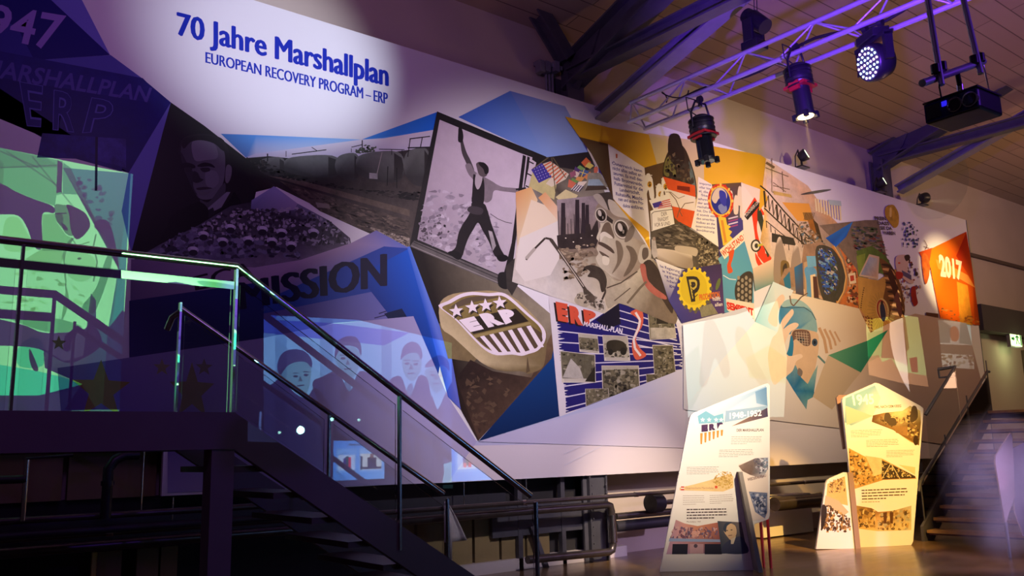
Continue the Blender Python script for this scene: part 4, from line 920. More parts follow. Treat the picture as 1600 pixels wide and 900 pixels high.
k.poly(smooth(pp('1400,402 1414,398 1420,404 1418,426 1428,440 1420,442 1402,424')), (206, 176, 160)); k.poly(smooth(pp('1413,400 1420,398 1422,404 1416,408')), (60, 36, 34)); k.poly(ell(1405, 411, 2, 1.4, 8), (206, 60, 40)); k.poly(smooth(pp('1424,450 1430,448 1432,462 1434,474 1428,478 1424,464')), (150, 34, 26), 0.2); k.poly(pp('1409,422 1424,430 1424,438 1410,430'), (90, 80, 110)); k.poly(smooth(pp('1400,425 1410,426 1410,434 1402,436')), (170, 40, 30)); k.poly(ell(1432, 428, 2.6, 3.4), (60, 40, 40))
k.poly(pp('1447,488 1466,490 1467,499 1447,497'), (90, 56, 40), 0.3)
path(k, pp('1444,375 1449,384 1446,390'), 0.8, (120, 90, 70)); path(k, pp('1444,385 1452,388'), 0.8, (120, 90, 70))
done(k)

# --- orange panel with the year at the far end
k = begin('printed_orange_panel')
k.poly(pp('1436,394 1457,387 1451,412 1440,402'), (222, 84, 30))
k.poly(smooth(pp('1440,398 1448,398 1453,414 1451,434 1446,444 1442,426')), (216, 106, 40), 0.5)
k.poly(pp('1456,388 1510,362 1520,425 1531,508 1470,500 1464,470 1452,410'), [(255, 130, 20), (190, 60, 16), (206, 84, 10), (226, 96, 10), (255, 110, 10), (255, 112, 14), (255, 140, 24)])
k.poly(pp('1494,400 1510,363 1531,508 1523,508 1520,440'), [(176, 40, 10), (150, 30, 10), (150, 60, 10), (200, 80, 10), (196, 70, 10)])
k.poly(pp('1462,405 1480,412 1512,430 1524,450 1500,436 1466,420'), (240, 150, 60))
k.poly(pp('1495,440 1512,446 1520,508 1500,505'), (226, 150, 40), 0.2)
letters(k, '2017', pp('1466,396 1503,408 1504,439 1470,433'), (250, 226, 190), 0.05)
blobs(k, pp('1470,480 1528,496 1531,508 1470,500'), 16, (2, 5), (1, 3), [(226, 150, 60), (196, 100, 30), (150, 90, 40)], 91)
done(k)

# --- translucent white runner, woman with headscarf, teal triangle
k = begin('printed_portrait_collage')
k.poly(pp('1130,495 1180,503 1214,452 1342,482 1360,520 1400,500 1430,490 1510,505 1545,640 1510,700 1320,670 1070,640 1067,508'), [(222, 218, 210), (222, 220, 214), (226, 214, 190), (216, 194, 160), (206, 180, 150), (200, 176, 150), (196, 170, 150), (186, 160, 150), (160, 140, 140), (196, 170, 160), (214, 200, 190), (206, 206, 220), (206, 210, 222)])
k.poly(pp('1180,503 1208,440 1240,454 1216,500 1216,520'), [(150, 196, 200), (206, 226, 224), (214, 222, 222), (226, 222, 214), (206, 216, 214)])
k.poly(pp('1068,508 1165,480 1180,503 1130,560 1068,640'), (206, 210, 222))
sc_ = smooth(pp('1217,490 1222,474 1236,467 1252,470 1266,482 1275,500 1276,520 1262,516 1244,514 1236,522 1228,520 1218,506'))
k.poly(sc_, [((60, 130, 170) if p[0] < 1252 else (130, 170, 176)) for p in sc_], 0.08); k.poly(smooth(pp('1222,474 1236,467 1252,470 1266,482 1256,480 1238,478 1224,480')), (150, 184, 184))
path(k, pp('1218,480 1236,481 1256,480 1268,488 1275,500'), 1.2, (60, 90, 100)); path(k, pp('1234,462 1236,474 1240,478 1252,464 1262,458'), 2, (110, 90, 74))
k.poly(smooth(pp('1236,520 1246,514 1264,516 1278,522 1279,545 1274,575 1268,600 1262,625 1254,620 1244,600 1238,570 1234,545')), (206, 176, 146), 0.06)
k.poly(smooth(pp('1238,520 1246,515 1264,518 1266,538 1256,540 1244,530 1238,534')), (110, 84, 74), 0.2); k.poly(ell(1252, 531, 5, 4), (46, 56, 70)); k.poly(ell(1273, 535, 4.5, 6), (60, 80, 100)); k.poly(ell(1273, 535, 2, 3), (24, 30, 44)); k.poly(ell(1252, 531, 2, 2.4), (20, 24, 34))
for i in range(5): line(k, (1244 + i * 4, 518), (1246 + i * 4, 540), 0.6, (196, 180, 160)); line(k, (1242, 520 + i * 4), (1264, 522 + i * 4), 0.6, (196, 180, 160))
k.poly(smooth(pp('1236,524 1232,545 1228,556 1232,560 1238,556 1240,536')), (40, 120, 160))
k.poly(pp('1228,590 1243,570 1252,590 1262,600 1272,580 1278,570 1272,612 1275,618 1262,625 1260,640 1240,610'), [(60, 130, 170), (110, 150, 160), (40, 110, 150), (90, 150, 164), (130, 170, 170), (150, 176, 170), (50, 120, 150), (60, 120, 150), (90, 150, 160), (110, 150, 160), (40, 110, 160)], 0.2)
k.poly(smooth(pp('1248,575 1254,580 1252,588 1246,584')), (120, 110, 104))
# hand in front of the face
HN = (226, 200, 176)
k.poly(smooth(pp('1214,520 1222,500 1232,488 1238,483 1240,490 1232,502 1224,514 1232,508 1242,504 1248,507 1244,513 1234,520 1226,540 1232,556 1250,553 1254,558 1244,565 1238,580 1222,592 1208,600 1200,560 1206,530')), HN, 0.04)
k.poly(smooth(pp('1200,500 1212,470 1222,460 1226,468 1216,486 1214,510')), HN)
for i in range(4): path(k, pp(f'{1280+i*8},{512+i*2} {1288+i*8},{530+i} {1292+i*7},{552-i*6}'), 4.5 - i * .6, (186, 150, 116)); 
path(k, pp('1278,556 1290,568 1297,580'), 3, (90, 130, 130))
k.poly(pp('1294,555 1356,532 1388,515 1345,582'), [(90, 150, 116), (50, 130, 100), (30, 120, 96), (50, 130, 106)])
k.poly(pp('1294,555 1345,582 1330,600 1300,640 1270,620 1284,580'), (196, 176, 150))
done(k)
# ---------------------------------------------------------------- platform with stair and glass balustrades
PZ = 1.78; PX = 2.12; Y0, Y1 = 5.5, 6.6
st = thing('platform_staircase', (2.0, 6.0, 0), 'plum painted viewing platform with glass railings and open stair descending rightwards, left foreground', 'staircase')
MB().box((-4, Y0 - 0.02, PZ - 0.23), (PX, Y0 + 0.06, PZ)).build('fascia', 'stairpaint', st)
MB().box((-4, Y0 + 0.06, PZ - 0.06), (PX, Y1, PZ - 0.002)).build('deck', 'stairpaint', st)
MB().box((-4, Y1, PZ - 0.23), (PX, Y1 + 0.06, PZ)).build('fascia', 'stairpaint', st)
sl = -0.649
ca = aty(340, 800, Y0 + 0.05)
MB().box((ca.x - 0.072, Y0 - 0.01, 0), (ca.x + 0.072, Y0 + 0.13, PZ - 0.23)).build('column', 'stairpaint', st)
XE = PX + PZ / -sl
for y in (Y0, Y1 - 0.02):
    z0 = PZ
    pts = [(PX, y, PZ), (XE + 0.02, y, 0.02), (XE - 0.42, y, 0.0), (PX, y, PZ - 0.23), ]
    MB().prism(pts, (0, 0.06, 0)).build('stringer', 'stairpaint', st)
ns = 10
for k in range(1, ns):
    z = PZ - k * PZ / ns; x = PX + (k - 0.5) * (XE - PX) / ns
    MB().box((x - 0.11, Y0 + 0.06, z - 0.20), (x + 0.19, Y1 - 0.02, z - 0.16)).build('tread', mat('tread_%d' % k, (0.10, 0.055, 0.06), 0.5) if k == 1 else bpy.data.materials['tread_1'], st)
def rail_z(x): return 2.73 if x <= 2.1 else 2.73 + sl * (x - 2.1)
YAW = -0.044
def balustrade(y, name, posts, xa, xe, dz=0.0, flat=True):
    r = MB()
    if flat: pts = [(xa, y, 2.73 + dz), (2.1, y, 2.73 + dz), (xe, y, rail_z(xe) + dz)]
    else: pts = [(2.05, y + 0.12, 2.52 + dz), (2.06, y + 0.05, 2.60 + dz), (2.12, y, 2.66 + dz), (xe, y, rail_z(xe) + dz)]
    r.tube(pts, 0.024, 14)
    h = r.build('handrail', 'chrome', st)
    for x in posts:
        zt = rail_z(x) + dz - 0.02; zb = (PZ - 0.2) if x <= 2.1 else PZ + sl * (x - PX) - 0.16
        MB().box((x - 0.008, y - 0.018, zb), (x + 0.008, y + 0.018, zt)).build('post', 'chrome', st)
    edges = sorted(posts)
    for a, b in zip(edges, edges[1:]):
        a2, b2 = a + 0.03, b - 0.03
        zt = lambda x: rail_z(x) + dz - 0.10
        zb = lambda x: (PZ + 0.0) if x <= 2.1 else PZ + sl * (x - PX) + 0.02
        dy = YAW * (b2 - a2) / 2 if y > 6 else 0.0
        MB().prism([(a2, y + dy, zb(a2)), (b2, y - dy, zb(b2)), (b2, y - dy, zt(b2)), (a2, y + dy, zt(a2))], (0, 0.010, 0)).build('glass_panel', 'glass', st)
balustrade(Y0 + 0.0, 'n', [-3.2, -1.15, 0.86, 2.10, 3.34, 4.60], -4, 4.55)
MB().box((-4, Y0 - 0.006, 2.575), (2.09, Y0 + 0.006, 2.625)).build('glass_clamp_bar', 'chrome', st)
balustrade(Y1, 'f', [2.1, 3.34, 4.50], 2.1, 4.46, -0.06, False)

# ---------------------------------------------------------------- lighting truss
TX, TZ, TY0, TY1 = 8.62, 6.09, 7.98, -3.5
tr = thing('lighting_truss', (TX, 2.2, TZ - 0.3), 'silver triangular lighting truss under the ceiling, glowing violet, pointing at the mural', 'lighting truss')
tops = [(TX - 0.02, 0, TZ + 0.19), (TX - 0.02, 0, TZ - 0.10), (TX + 0.24, 0, TZ + 0.04)]
A, B_, C_ = (TX, TZ + 0.17), (TX - 0.06, TZ - 0.13), (TX + 0.26, TZ - 0.155)
for c in (A, B_, C_):
    MB().tube([(c[0], TY0, c[1]), (c[0], TY1, c[1])], 0.03, 12).build('chord', 'alu', tr)
nb = 24; st_ = (TY0 - TY1) / nb
for k in range(nb):
    ya = TY0 - 0.04 - k * st_; yb = ya - st_
    for (p, q) in ((A, B_), (A, C_)):
        m_ = MB(); u, v = (p, q) if k % 2 == 0 else (q, p)
        m_.tube([(u[0], ya, u[1]), (v[0], yb, v[1])], 0.012, 8).build('diagonal', 'alu', tr)
    if k % 2 == 1: MB().tube([(B_[0], ya, B_[1]), (C_[0], ya, C_[1])], 0.009, 8).build('crossbar', 'alu', tr)
for p, q in ((A, B_), (B_, C_), (A, C_)):
    MB().tube([(p[0], TY0 - 0.03, p[1]), (q[0], TY0 - 0.03, q[1])], 0.012, 8).build('end_brace', 'alu', tr)
# cables inside the truss
for j in range(1):
    pts = []
    for k in range(40):
        y = TY0 - 0.5 - k * 0.2
        pts.append((TX + 0.06 + 0.05 * math.sin(k * 0.9 + j * 2), y, TZ - 0.06 + 0.05 * math.sin(k * 0.7 + j) + j * 0.04))
    tag(MB().tube(pts, 0.02, 8).build('power_cable', 'rubber'), ['thick black cable bundle lying along the inside of the truss', 'second black cable snaking over the first inside the truss'][j], 'cable')
lp = [(TX - 0.02 + 0.14 * math.cos(a), TY0 - 0.55 - 0.06 * a, TZ + 0.02 + 0.06 * math.sin(a)) for a in [i * 0.4 for i in range(18)]]
tag(MB().tube(lp, 0.009, 8).build('cable_loop', 'rubber'), 'thin black cable loop dangling at the wall end of the truss', 'cable')

def clampon(t, c, r=0.03):
    m_ = MB(); m_.tube([(c.x, c.y - 0.025, c.z), (c.x, c.y + 0.025, c.z)], 0.045, 12)
    m_.box((c.x - 0.02, c.y - 0.02, c.z - 0.10), (c.x + 0.02, c.y + 0.02, c.z - 0.03))
    m_.build('clamp', 'black', t)
def loop_cable(c, r, n=14, flat=0.5):
    return [(c[0] + r * flat * math.cos(a), c[1] + r * math.cos(a), c[2] + r * math.sin(a) * 1.1) for a in [-0.4 + i * 5.6 / n for i in range(n + 1)]]

def profile_spot(p0, p1, label, tube='black', scale=1.0, glow=None):
    """theatre profile: lamp housing at p0, lens end at p1"""
    p0 = Vector(p0); p1 = Vector(p1); d = (p1 - p0); L = d.length; d.normalize()
    sd = d.cross(Vector((0, 1, 0)))
    sd = sd.normalized() if sd.length > 0.01 else Vector((1, 0, 0)); u = sd.cross(d)
    t = thing('profile_spotlight', p0, label, 'stage light', 'profile spotlights on the truss')
    s = scale
    MB().tube([p0, p0 + d * 0.03 * s, p0 + d * L * 0.34, p0 + d * L * 0.42], [0.07 * s, 0.115 * s, 0.125 * s, 0.10 * s], 20).build('lamp_housing', 'black', t)
    f = MB()
    for k in range(5): f.tube([p0 + d * (0.04 + k * 0.045) * s, p0 + d * (0.052 + k * 0.045) * s], 0.128 * s, 20)
    f.build('cooling_fins', 'black', t)
    g = MB()
    for sg in (-1, 1):
        g.obox(p0 + d * L * 0.42 + sd * sg * 0.10 * s, d * 0.055 * s, sd * 0.012 * s, u * 0.05 * s)
    g.obox(p0 + d * L * 0.43, d * 0.014 * s, sd * 0.11 * s, u * 0.11 * s)
    g.build('shutter_frame', 'red', t)
    MB().tube([p0 + d * L * 0.40, p0 + d * L * 0.95], 0.082 * s, 24).build('lens_tube', tube, t)
    h = MB(); h.tube([p0 + d * L * 0.95, p1], 0.092 * s, 24)
    for k in range(4):
        a = k * math.pi / 2 + 0.6
        h.obox(p1 + (sd * math.cos(a) + u * math.sin(a)) * 0.095 * s, d * 0.03 * s, sd * 0.018 * s, u * 0.018 * s)
    h.build('gel_holder', 'black', t)
    MB().tube([p1 - d * 0.004, p1 + d * 0.004], 0.075 * s, 20).build('lens', MT['lens'] if glow is None else glow, t)
    y = MB()
    top = p0 + d * 0.10 * s + Vector((0, 0, 0.24 * s))
    for sg in (-1, 1):
        y.tube([p0 + d * L * 0.3 + sd * sg * 0.14 * s, p0 + d * 0.05 + sd * sg * 0.145 * s + Vector((0, 0, 0.05 * s)), top + sd * sg * 0.08 * s, top], 0.011 * s, 8)
    y.build('yoke', 'black', t)
    clampon(t, top + Vector((0, 0, 0.05)))
    MB().tube([p0 + d * 0.02, p0 + sd * -0.18 * s + Vector((0, 0, 0.04)), p0 + sd * -0.20 * s + Vector((0, 0, 0.16 * s)), top + Vector((0, 0.05, 0.05))], 0.008, 8).build('lamp_cable', 'rubber', t)
    return t
glow = mat('hot_lens', (0.8, 0.6, 0.3), 0.3, emit=(1.0, 0.72, 0.30), estr=6)
# px-measured hanging points lie on the truss plane
profile_spot(atx(1094, 182, TX), atx(1105, 252, TX + 0.02), 'black profile spotlight with glossy tube hanging lowest under the truss, nearest the mural', mat('gloss_tube', (0.02, 0.02, 0.03), 0.12, 0.6), 1.3)
profile_spot(atx(1244, 102, TX), atx(1259, 182, TX + 0.02), 'black profile spotlight with red shutter frame under the middle of the truss', 'black', 1.25, glow)

# moving head wash with LED face
mh = thing('moving_head_wash', atx(1365, 60, TX), 'black moving head wash light with a round honeycomb of bright LEDs, under the truss', 'stage light')
c = atx(1364, 98, TX - 0.02); _v = ray(1364, 98).normalized(); dl = (_v * -0.30 - R3 @ Vector((0.93, 0, 0)) - R3 @ Vector((0, 0.12, 0))).normalized(); sd = dl.cross(Vector((0, 0, 1))).normalized(); u = sd.cross(dl)
R0 = 0.20
MB().tube([c - dl * 0.20, c - dl * 0.17, c - dl * 0.05, c + dl * 0.045, c + dl * 0.06], [R0 * 0.55, R0 * 0.8, R0 * 1.02, R0 * 1.02, R0 * 0.96], 32).build('head', 'black', mh)
MB().tube([c + dl * 0.058, c + dl * 0.064], R0 * 0.92, 32).build('face_plate', mat('led_face', (0.05, 0.05, 0.06), 0.3), mh)
ledm = mat('led_emitter', (0.7, 0.9, 0.9), 0.3, emit=(0.62, 1.0, 0.98), estr=4.5)
lm2 = mat('led_emitter_pink', (0.9, 0.7, 0.8), 0.3, emit=(1.0, 0.72, 0.86), estr=4.5)
rings = [(0, 1), (0.27, 6), (0.53, 12), (0.79, 18)]
for rr_, n_ in rings:
    for k in range(n_):
        a = 2 * math.pi * k / n_
        q = c + dl * 0.066 + (sd * math.cos(a) + u * math.sin(a)) * R0 * rr_
        MB().tube([q, q + dl * 0.006], 0.0125, 8).build('led', ledm if (k + n_) % 3 else lm2, mh)
y = MB()
for sg in (-1, 1):
    y.obox(c + sd * sg * (R0 + 0.035) - dl * 0.03 + Vector((0, 0, 0.09)), sd * 0.022, dl * 0.05, Vector((0, 0, 0.15)))
y.obox(c - dl * 0.03 + Vector((0, 0, 0.235)), sd * (R0 + 0.057), dl * 0.06, Vector((0, 0, 0.025)))
y.build('yoke', 'black', mh)
MB().obox(c - dl * 0.03 + Vector((0, 0, 0.30)), sd * 0.15, dl * 0.11, Vector((0, 0, 0.05))).build('base', 'black', mh, 0.01)
clampon(mh, c - dl * 0.03 + Vector((0.0, 0.08, 0.42))); clampon(mh, c - dl * 0.03 + Vector((0.0, -0.1, 0.42)))

# moving spot standing above the truss
ms = thing('moving_head_spot', atx(1180, 75, TX + 0.15), 'black moving head spotlight with barrel tilted up, mounted above the truss', 'stage light')
b0 = atx(1179, 72, TX + 0.15)
MB().box((b0.x - 0.12, b0.y - 0.12, b0.z - 0.06), (b0.x + 0.12, b0.y + 0.12, b0.z + 0.05)).build('base', 'black', ms, 0.01)
for s_ in (-1, 1): MB().obox(b0 + Vector((0.11 * s_, 0, 0.18)), (0.025, 0, 0), (0, 0.07, 0), (0, 0, 0.15)).build('yoke_arm', 'black', ms, 0.01)
h0 = atx(1166, 24, TX + 0.15); h1 = atx(1196, 42, TX + 0.15)
MB().tube([h0, h0.lerp(h1, 0.25), h0.lerp(h1, 0.3), h1], [0.095, 0.10, 0.115, 0.10], 24).build('head', 'black', ms)
MB().tube([h0 + (h0 - h1).normalized() * 0.004, h0 + (h0 - h1).normalized() * 0.01], 0.075, 20).build('lens', 'lens', ms)
for dx in (-0.03, 0.03):
    tag(MB().tube([(b0.x + dx, b0.y - 0.05, b0.z + 0.32), (b0.x - 0.05 + dx, b0.y - 0.2, cz(b0.y - 0.2) - 0.0)], 0.006, 6).build('hanging_wire', 'rubber'), ['left of two thin wires from the ceiling to the upward spotlight', 'right of two thin wires from the ceiling to the upward spotlight'][dx > 0], 'wire')

# hanging bars with projector
PD = 4.1
def Q(px, py, d=PD): return atd(px, py, d)
hg = thing('projector_hanger', Q(1488, 114), 'violet-lit pipe hanger of two vertical rods and a crossbar carrying the projector', 'hanger')
ra, rb = Q(1467, 106, 4.05), Q(1527, 92, 4.25)
ta = Vector((ra.x, ra.y, 6.6)); tb = Vector((rb.x, rb.y, 6.6))
ra2, rb2 = Q(1450, 2, 4.15), Q(1506, 2, 4.35)
MB().tube([ra2 + (ra2 - ra) * 3.4, ra - (ra2 - ra) * 0.25], 0.014, 14).build('rod', 'alu', hg)
MB().tube([rb2 + (rb2 - rb) * 3.4, rb - (rb2 - rb) * 0.25], 0.014, 14).build('rod', 'alu', hg)
xa, xb = Q(1441, 130, 4.0), Q(1536, 96, 4.3)
MB().tube([xa, xb], 0.018, 14).build('crossbar', 'alu', hg)
for p in (ra, rb):
    for s_ in (-1, 1):
        q = p + (xb - xa).normalized() * 0.03 * s_
        MB().tube([q - Vector((0.0, 0.0, 0.02)), q + Vector((0, 0, 0.02))], 0.021, 10).build('clamp', 'black', hg)
mid = xa.lerp(xb, 0.55)
pc = Q(1506, 171, 4.2)
pj = thing('ceiling_projector', pc, 'wide black video projector with two lenses, hanging top right from the crossbar', 'projector')
zb_ = Q(1490, 181, 4.1).z
FL, FR, BR, BL = (atz(x, y, zb_) for x, y in ((1446, 195), (1531, 167), (1571, 177), (1499, 207)))
right = FR - FL; hw = right.length / 2; right.normalize()
back = ((BR + BL) / 2 - (FR + FL) / 2); back = back - right * back.dot(right); hb = back.length / 2; back.normalize()
upv = Vector((0, 0, 1)); hh = 0.05
fc = (FL + FR) / 2 + upv * hh; ctr = fc + back * hb
MB().obox(ctr, right * hw, back * hb, upv * hh).build('body', 'black', pj, 0.012)
MB().obox(ctr + upv * (hh + 0.004), right * hw * 1.01, back * hb * 1.02, upv * 0.004).build('top_cover', 'black', pj)
MB().obox(fc - back * 0.002 , right * hw * 0.96, back * 0.002, upv * hh * 0.90).build('front_panel', mat('blue_black_panel', (0.01, 0.012, 0.10), 0.25), pj)
MB().obox(fc - back * 0.006 - right * hw * 0.62, right * 0.035, back * 0.003, upv * 0.033).build('vent_grille', 'dark', pj)
MB().obox(fc - back * 0.006 - right * hw * 0.2 + upv * 0.02, right * 0.012, back * 0.003, upv * 0.012).build('sensor_window', mat('blue_indicator', (0.02, 0.02, 0.6), 0.3, emit=(0.03, 0.02, 1.0), estr=0.8), pj)
for a in (0.17, 0.72):
    q = fc + right * hw * a - upv * 0.002
    MB().tube([q - back * 0.012, q + back * 0.01], 0.036, 24).build('lens_ring', 'chrome', pj)
    MB().tube([q - back * 0.016, q - back * 0.012], [0.026, 0.031], 24).build('lens', 'lens', pj)
MB().tube([ctr + upv * hh, Vector((ctr.x, ctr.y, ctr.z)) + upv * 0.13], 0.016, 12).build('mount_pole', 'chrome', pj)
MB().tube([ctr + upv * 0.12, mid], 0.012, 10).build('mount_arm', 'black', pj)
MB().tube([xb - Vector((0, 0, 0.02)), xb + Vector((0.02, 0, -0.12)), ctr + right * hw + upv * hh], 0.004, 6).build('safety_wire', 'chrome', pj)
MB().tube([ra - Vector((0, 0, 0.03)), ra + Vector((-0.02, 0, -0.1)), ctr - right * hw * 0.7 + upv * hh], 0.004, 6).build('signal_cable', 'rubber', pj)

# small floodlights on top of the mural
def flood(px, py, label, aim, on=True):
    p = aty(px, py, 8.86)
    t = thing('flood_light', Vector((p.x, 8.9, MZ1)), label, 'flood light', 'small flood lights along the top edge of the mural')
    d = Vector(aim).normalized(); sd = d.cross(Vector((0, 0, 1))).normalized(); u = sd.cross(d)
    p = Vector((p.x, 8.80, max(p.z, MZ1 + 0.16)))
    MB().tube([p - d * 0.11, p - d * 0.06, p + d * 0.05], [0.07, 0.10, 0.12], 16).build('housing', 'black', t)
    MB().obox(p + d * 0.056, sd * 0.085, d * 0.004, u * 0.055).build('lamp_face', mat('flood_face', (0.8, 0.9, 0.7), 0.3, emit=(0.80, 1.0, 0.55), estr=3.5 if on else 0.8), t)
    MB().box((p.x - 0.13, 8.78, MZ1 + 0.003), (p.x + 0.13, 8.94, MZ1 + 0.03)).box((p.x - 0.015, 8.85, MZ1), (p.x + 0.015, 8.88, p.z)).build('bracket', 'black', t)
    MB().tube([p - d * 0.1, p + Vector((-0.16, 0.02, 0.08)), p + Vector((-0.22, 0.05, -0.05)), Vector((p.x - 0.16, 8.9, MZ1 + 0.01))], 0.012, 8).build('cable', 'rubber', t)
    return t
flood(1252, 244, 'left of three flood lights on the mural top edge, throwing a yellowish beam', (0.35, -0.85, 0.40))
flood(1374, 286, 'middle of three flood lights on the mural top edge, before the far column', (0.35, -0.85, 0.40))
flood(1440, 310, 'right of three flood lights on the mural top edge, shining at the end wall', (0.97, -0.1, 0.15))

# ---------------------------------------------------------------- pipes below the mural
def pipe(y, pts, r, label, m='pipe', name='heating_pipe', fl=()):
    P = [aty(px, py, y) for px, py in pts]
    t = thing(name, P[0], label, 'pipe')
    MB().tube(P, r, 16).build('tube', m, t)
    for k in fl:
        a = P[0].lerp(P[-1], k); d = (P[-1] - P[0]).normalized()
        MB().tube([a - d * 0.02, a + d * 0.02], r * 1.18, 16).build('joint', 'chrome', t)
    return t
def hp(y, px0, py0, x1, r, label, m='pipe', fl=()):
    """level pipe parallel to the wall"""
    a = aty(px0, py0, y); t = thing('heating_pipe', (a.x, y, a.z - r), label, 'pipe')
    MB().tube([a, (x1, y, a.z)], r, 16).build('tube', m, t)
    for x in fl: MB().tube([(x - 0.03, y, a.z), (x + 0.03, y, a.z)], r * 1.16, 16).build('joint', 'chrome', t)
    return a
XL = -3.0
a = aty(850, 783, 8.6)
t = thing('heating_pipe', (5, 8.6, a.z), 'long shiny brown pipe running level just below the mural edge', 'pipe')
MB().tube([(XL, 8.6, a.z), (20.5, 8.6, a.z)], 0.028, 16).build('tube', 'pipe', t)
for x in (2.2, 7.0, 9.0, 13.0): MB().tube([(x - 0.03, 8.6, a.z), (x + 0.03, 8.6, a.z)], 0.034, 16).build('joint', 'chrome', t)
for x in (2.75, 6.1, 7.05):
    MB().tube([(x, 8.6, a.z), (x, 8.6, MZ1 * 0 + 1.14)], 0.008, 8).build('hanger_rod', 'chrome', t)
e = aty(955, 788, 8.75); lo = aty(955, 862, 8.75)
t = thing('elbow_pipe', (e.x, 8.75, lo.z), 'dark pipe bending down with an elbow left of the leaning information stand', 'pipe')
MB().tube([(XL, 8.75, e.z), (e.x - 0.08, 8.75, e.z), (e.x - 0.02, 8.75, e.z - 0.02), (e.x, 8.75, e.z - 0.09), (e.x, 8.75, lo.z + 0.09), (e.x - 0.02, 8.75, lo.z + 0.02), (e.x - 0.09, 8.75, lo.z), (e.x - 1.5, 8.75, lo.z + 0.03)], 0.05, 16).build('tube', 'pipe', t)
MB().tube([(e.x, 8.75, lo.z + 0.12), (e.x, 8.75, e.z - 0.14)], 0.062, 16).build('sleeve', 'chrome', t)
a = aty(1000, 803, 8.8)
hp(8.8, 962, 807, 20.3, 0.045, 'thin level pipe starting at the elbow pipe and running right behind the stands', 'pipe', (13.2,))
a = aty(1025, 786, 8.7)
t = thing('pipe_flange', a, 'dark round flange with a steel end cap, left of the leaning stand', 'flange')
MB().tube([a - Vector((0.12, 0, 0)), a + Vector((0.08, 0, 0))], 0.13, 24).build('disc', 'pipe_dark', t)
MB().tube([a + Vector((0.08, 0, 0)), a + Vector((0.11, 0, 0))], 0.11, 24).build('end_cap', 'chrome', t)
MB().tube([a + Vector((0.11, 0, 0)), a + Vector((1.6, 0, 0.0))], 0.035, 12).build('stub', 'pipe', t)
hp(8.85, 960, 823, 10.0, 0.075, 'fat dark pipe with rounded end below the flange', 'pipe_dark')
hp(8.55, 1210, 788, 20.4, 0.11, 'thick warm-lit pipe behind and between the two information stands', 'pipe', (13.35,))
t = thing('steel_post', aty(945, 870, 8.95), 'riveted grey steel post under the mural beside the elbow pipe', 'post')
q = aty(937, 860, 8.95)
MB().ibeam((q.x + 0.0, 8.97, 0), (q.x + 0.0, 8.97, 1.14), 0.10, 0.34, (1, 0, 0), 0.025).build('web', 'iron', t)
rv = MB()
for k in range(9):
    for dx in (-0.13, 0.13): rv.tube([(q.x + dx, 8.915, 0.12 + k * 0.11), (q.x + dx, 8.90, 0.12 + k * 0.11)], 0.012, 8)
rv.build('rivets', 'steel', t)
for px, lab in ((812, 'left'), (880, 'right')):
    q = aty(px, 860, 9.05)
    tag(MB().box((q.x - 0.035, 9.02, 0.0), (q.x + 0.035, 9.09, 1.14)).build('wall_stud', 'iron'), lab + ' of two slim grey uprights below the mural near the stair foot', 'post')
tag(MB().beam(aty(830, 822, 9.0), aty(858, 900, 9.0), 0.06, 0.06).build('diagonal_strut', 'steel'), 'dark diagonal strut between the slim uprights below the mural', 'strut')
q0, q1 = aty(830, 830, 9.1), aty(1035, 815, 9.1)
tag(MB().box((aty(760, 800, 9.15).x, 9.03, 0.42), (aty(934, 800, 9.15).x, 9.085, 0.82)).build('service_panel', 'iron'), 'grey steel service panel on the wall behind the elbow pipe', 'panel')
c = aty(1233, 840, 8.98)
cbx = MB().box((c.x - 0.85, 8.86, 0.02), (c.x + 0.55, 9.2, 0.66)).build('wall_cabinet', 'white', None, 0.006); tag(cbx, 'low white cabinet on the wall between the two tall information stands', 'cabinet')
# dark machinery left, below the platform
for (z, r, m_, lab) in ((1.02, 0.03, 'pipe', 'thin shiny pipe behind the platform column, upper of two'), (0.90, 0.035, 'pipe_dark', 'thin dark pipe behind the platform column, lower of two')):
    t = tag(MB().tube([(XL, 8.5, z), (4.2 if z > 1 else 3.9, 8.5, z)], r, 14).build('heating_pipe', m_), lab, 'pipe')
tag(MB().box((XL, 8.83, 0.72), (6.9, 8.90, 0.98)).build('cable_channel', 'pipe_dark'), 'long dark cable channel behind the pipes below the mural', 'cable channel')
for k, (x0, x1) in enumerate(((-0.5, 0.95), (1.0, 1.9), (1.95, 2.75), (2.8, 3.4))):
    tag(MB().box((x0, 9.14, 1.14), (x1, 9.2, 1.95)).build('wall_panel', 'beigepanel'), ['leftmost', 'second', 'third', 'rightmost'][k] + ' of the dim beige wall panels seen under the platform', 'panel', 'beige wall panels under the platform')
# under-platform duct and frame
q = aty(178, 745, 8.4)
t = thing('bent_duct', (q.x, 8.4, 1.0), 'black duct with an elbow standing behind the platform column', 'duct')
MB().tube([(q.x - 0.05, 8.4, 1.0), (q.x - 0.05, 8.4, 1.42), (q.x, 8.4, 1.5), (q.x + 0.08, 8.4, 1.54), (q.x + 0.2, 8.4, 1.54)], 0.045, 14).build('tube', 'black', t)
MB().tube([(q.x - 0.05, 8.4, 1.28), (q.x - 0.05, 8.4, 1.32)], 0.055, 14).build('collar', 'black', t)
q = aty(40, 750, 8.4)
t = thing('valve_frame', (q.x - 0.1, 8.4, 1.02), 'small black valve frame with two silver legs at the far left under the platform', 'valve')
for dx in (-0.24, 0.0): MB().tube([(q.x + dx, 8.4, 1.02), (q.x + dx, 8.4, 1.52)], 0.022, 10).build('leg', 'chrome', t)
MB().tube([(q.x - 0.24, 8.4, 1.36), (q.x, 8.4, 1.36)], 0.035, 10).build('crosspiece', 'black', t)
MB().tube([(q.x, 8.4, 1.45), (q.x, 8.4, 1.53), (q.x + 0.35, 8.4, 1.55)], 0.014, 8).build('hose', 'black', t)
q = aty(220, 800, 8.92)
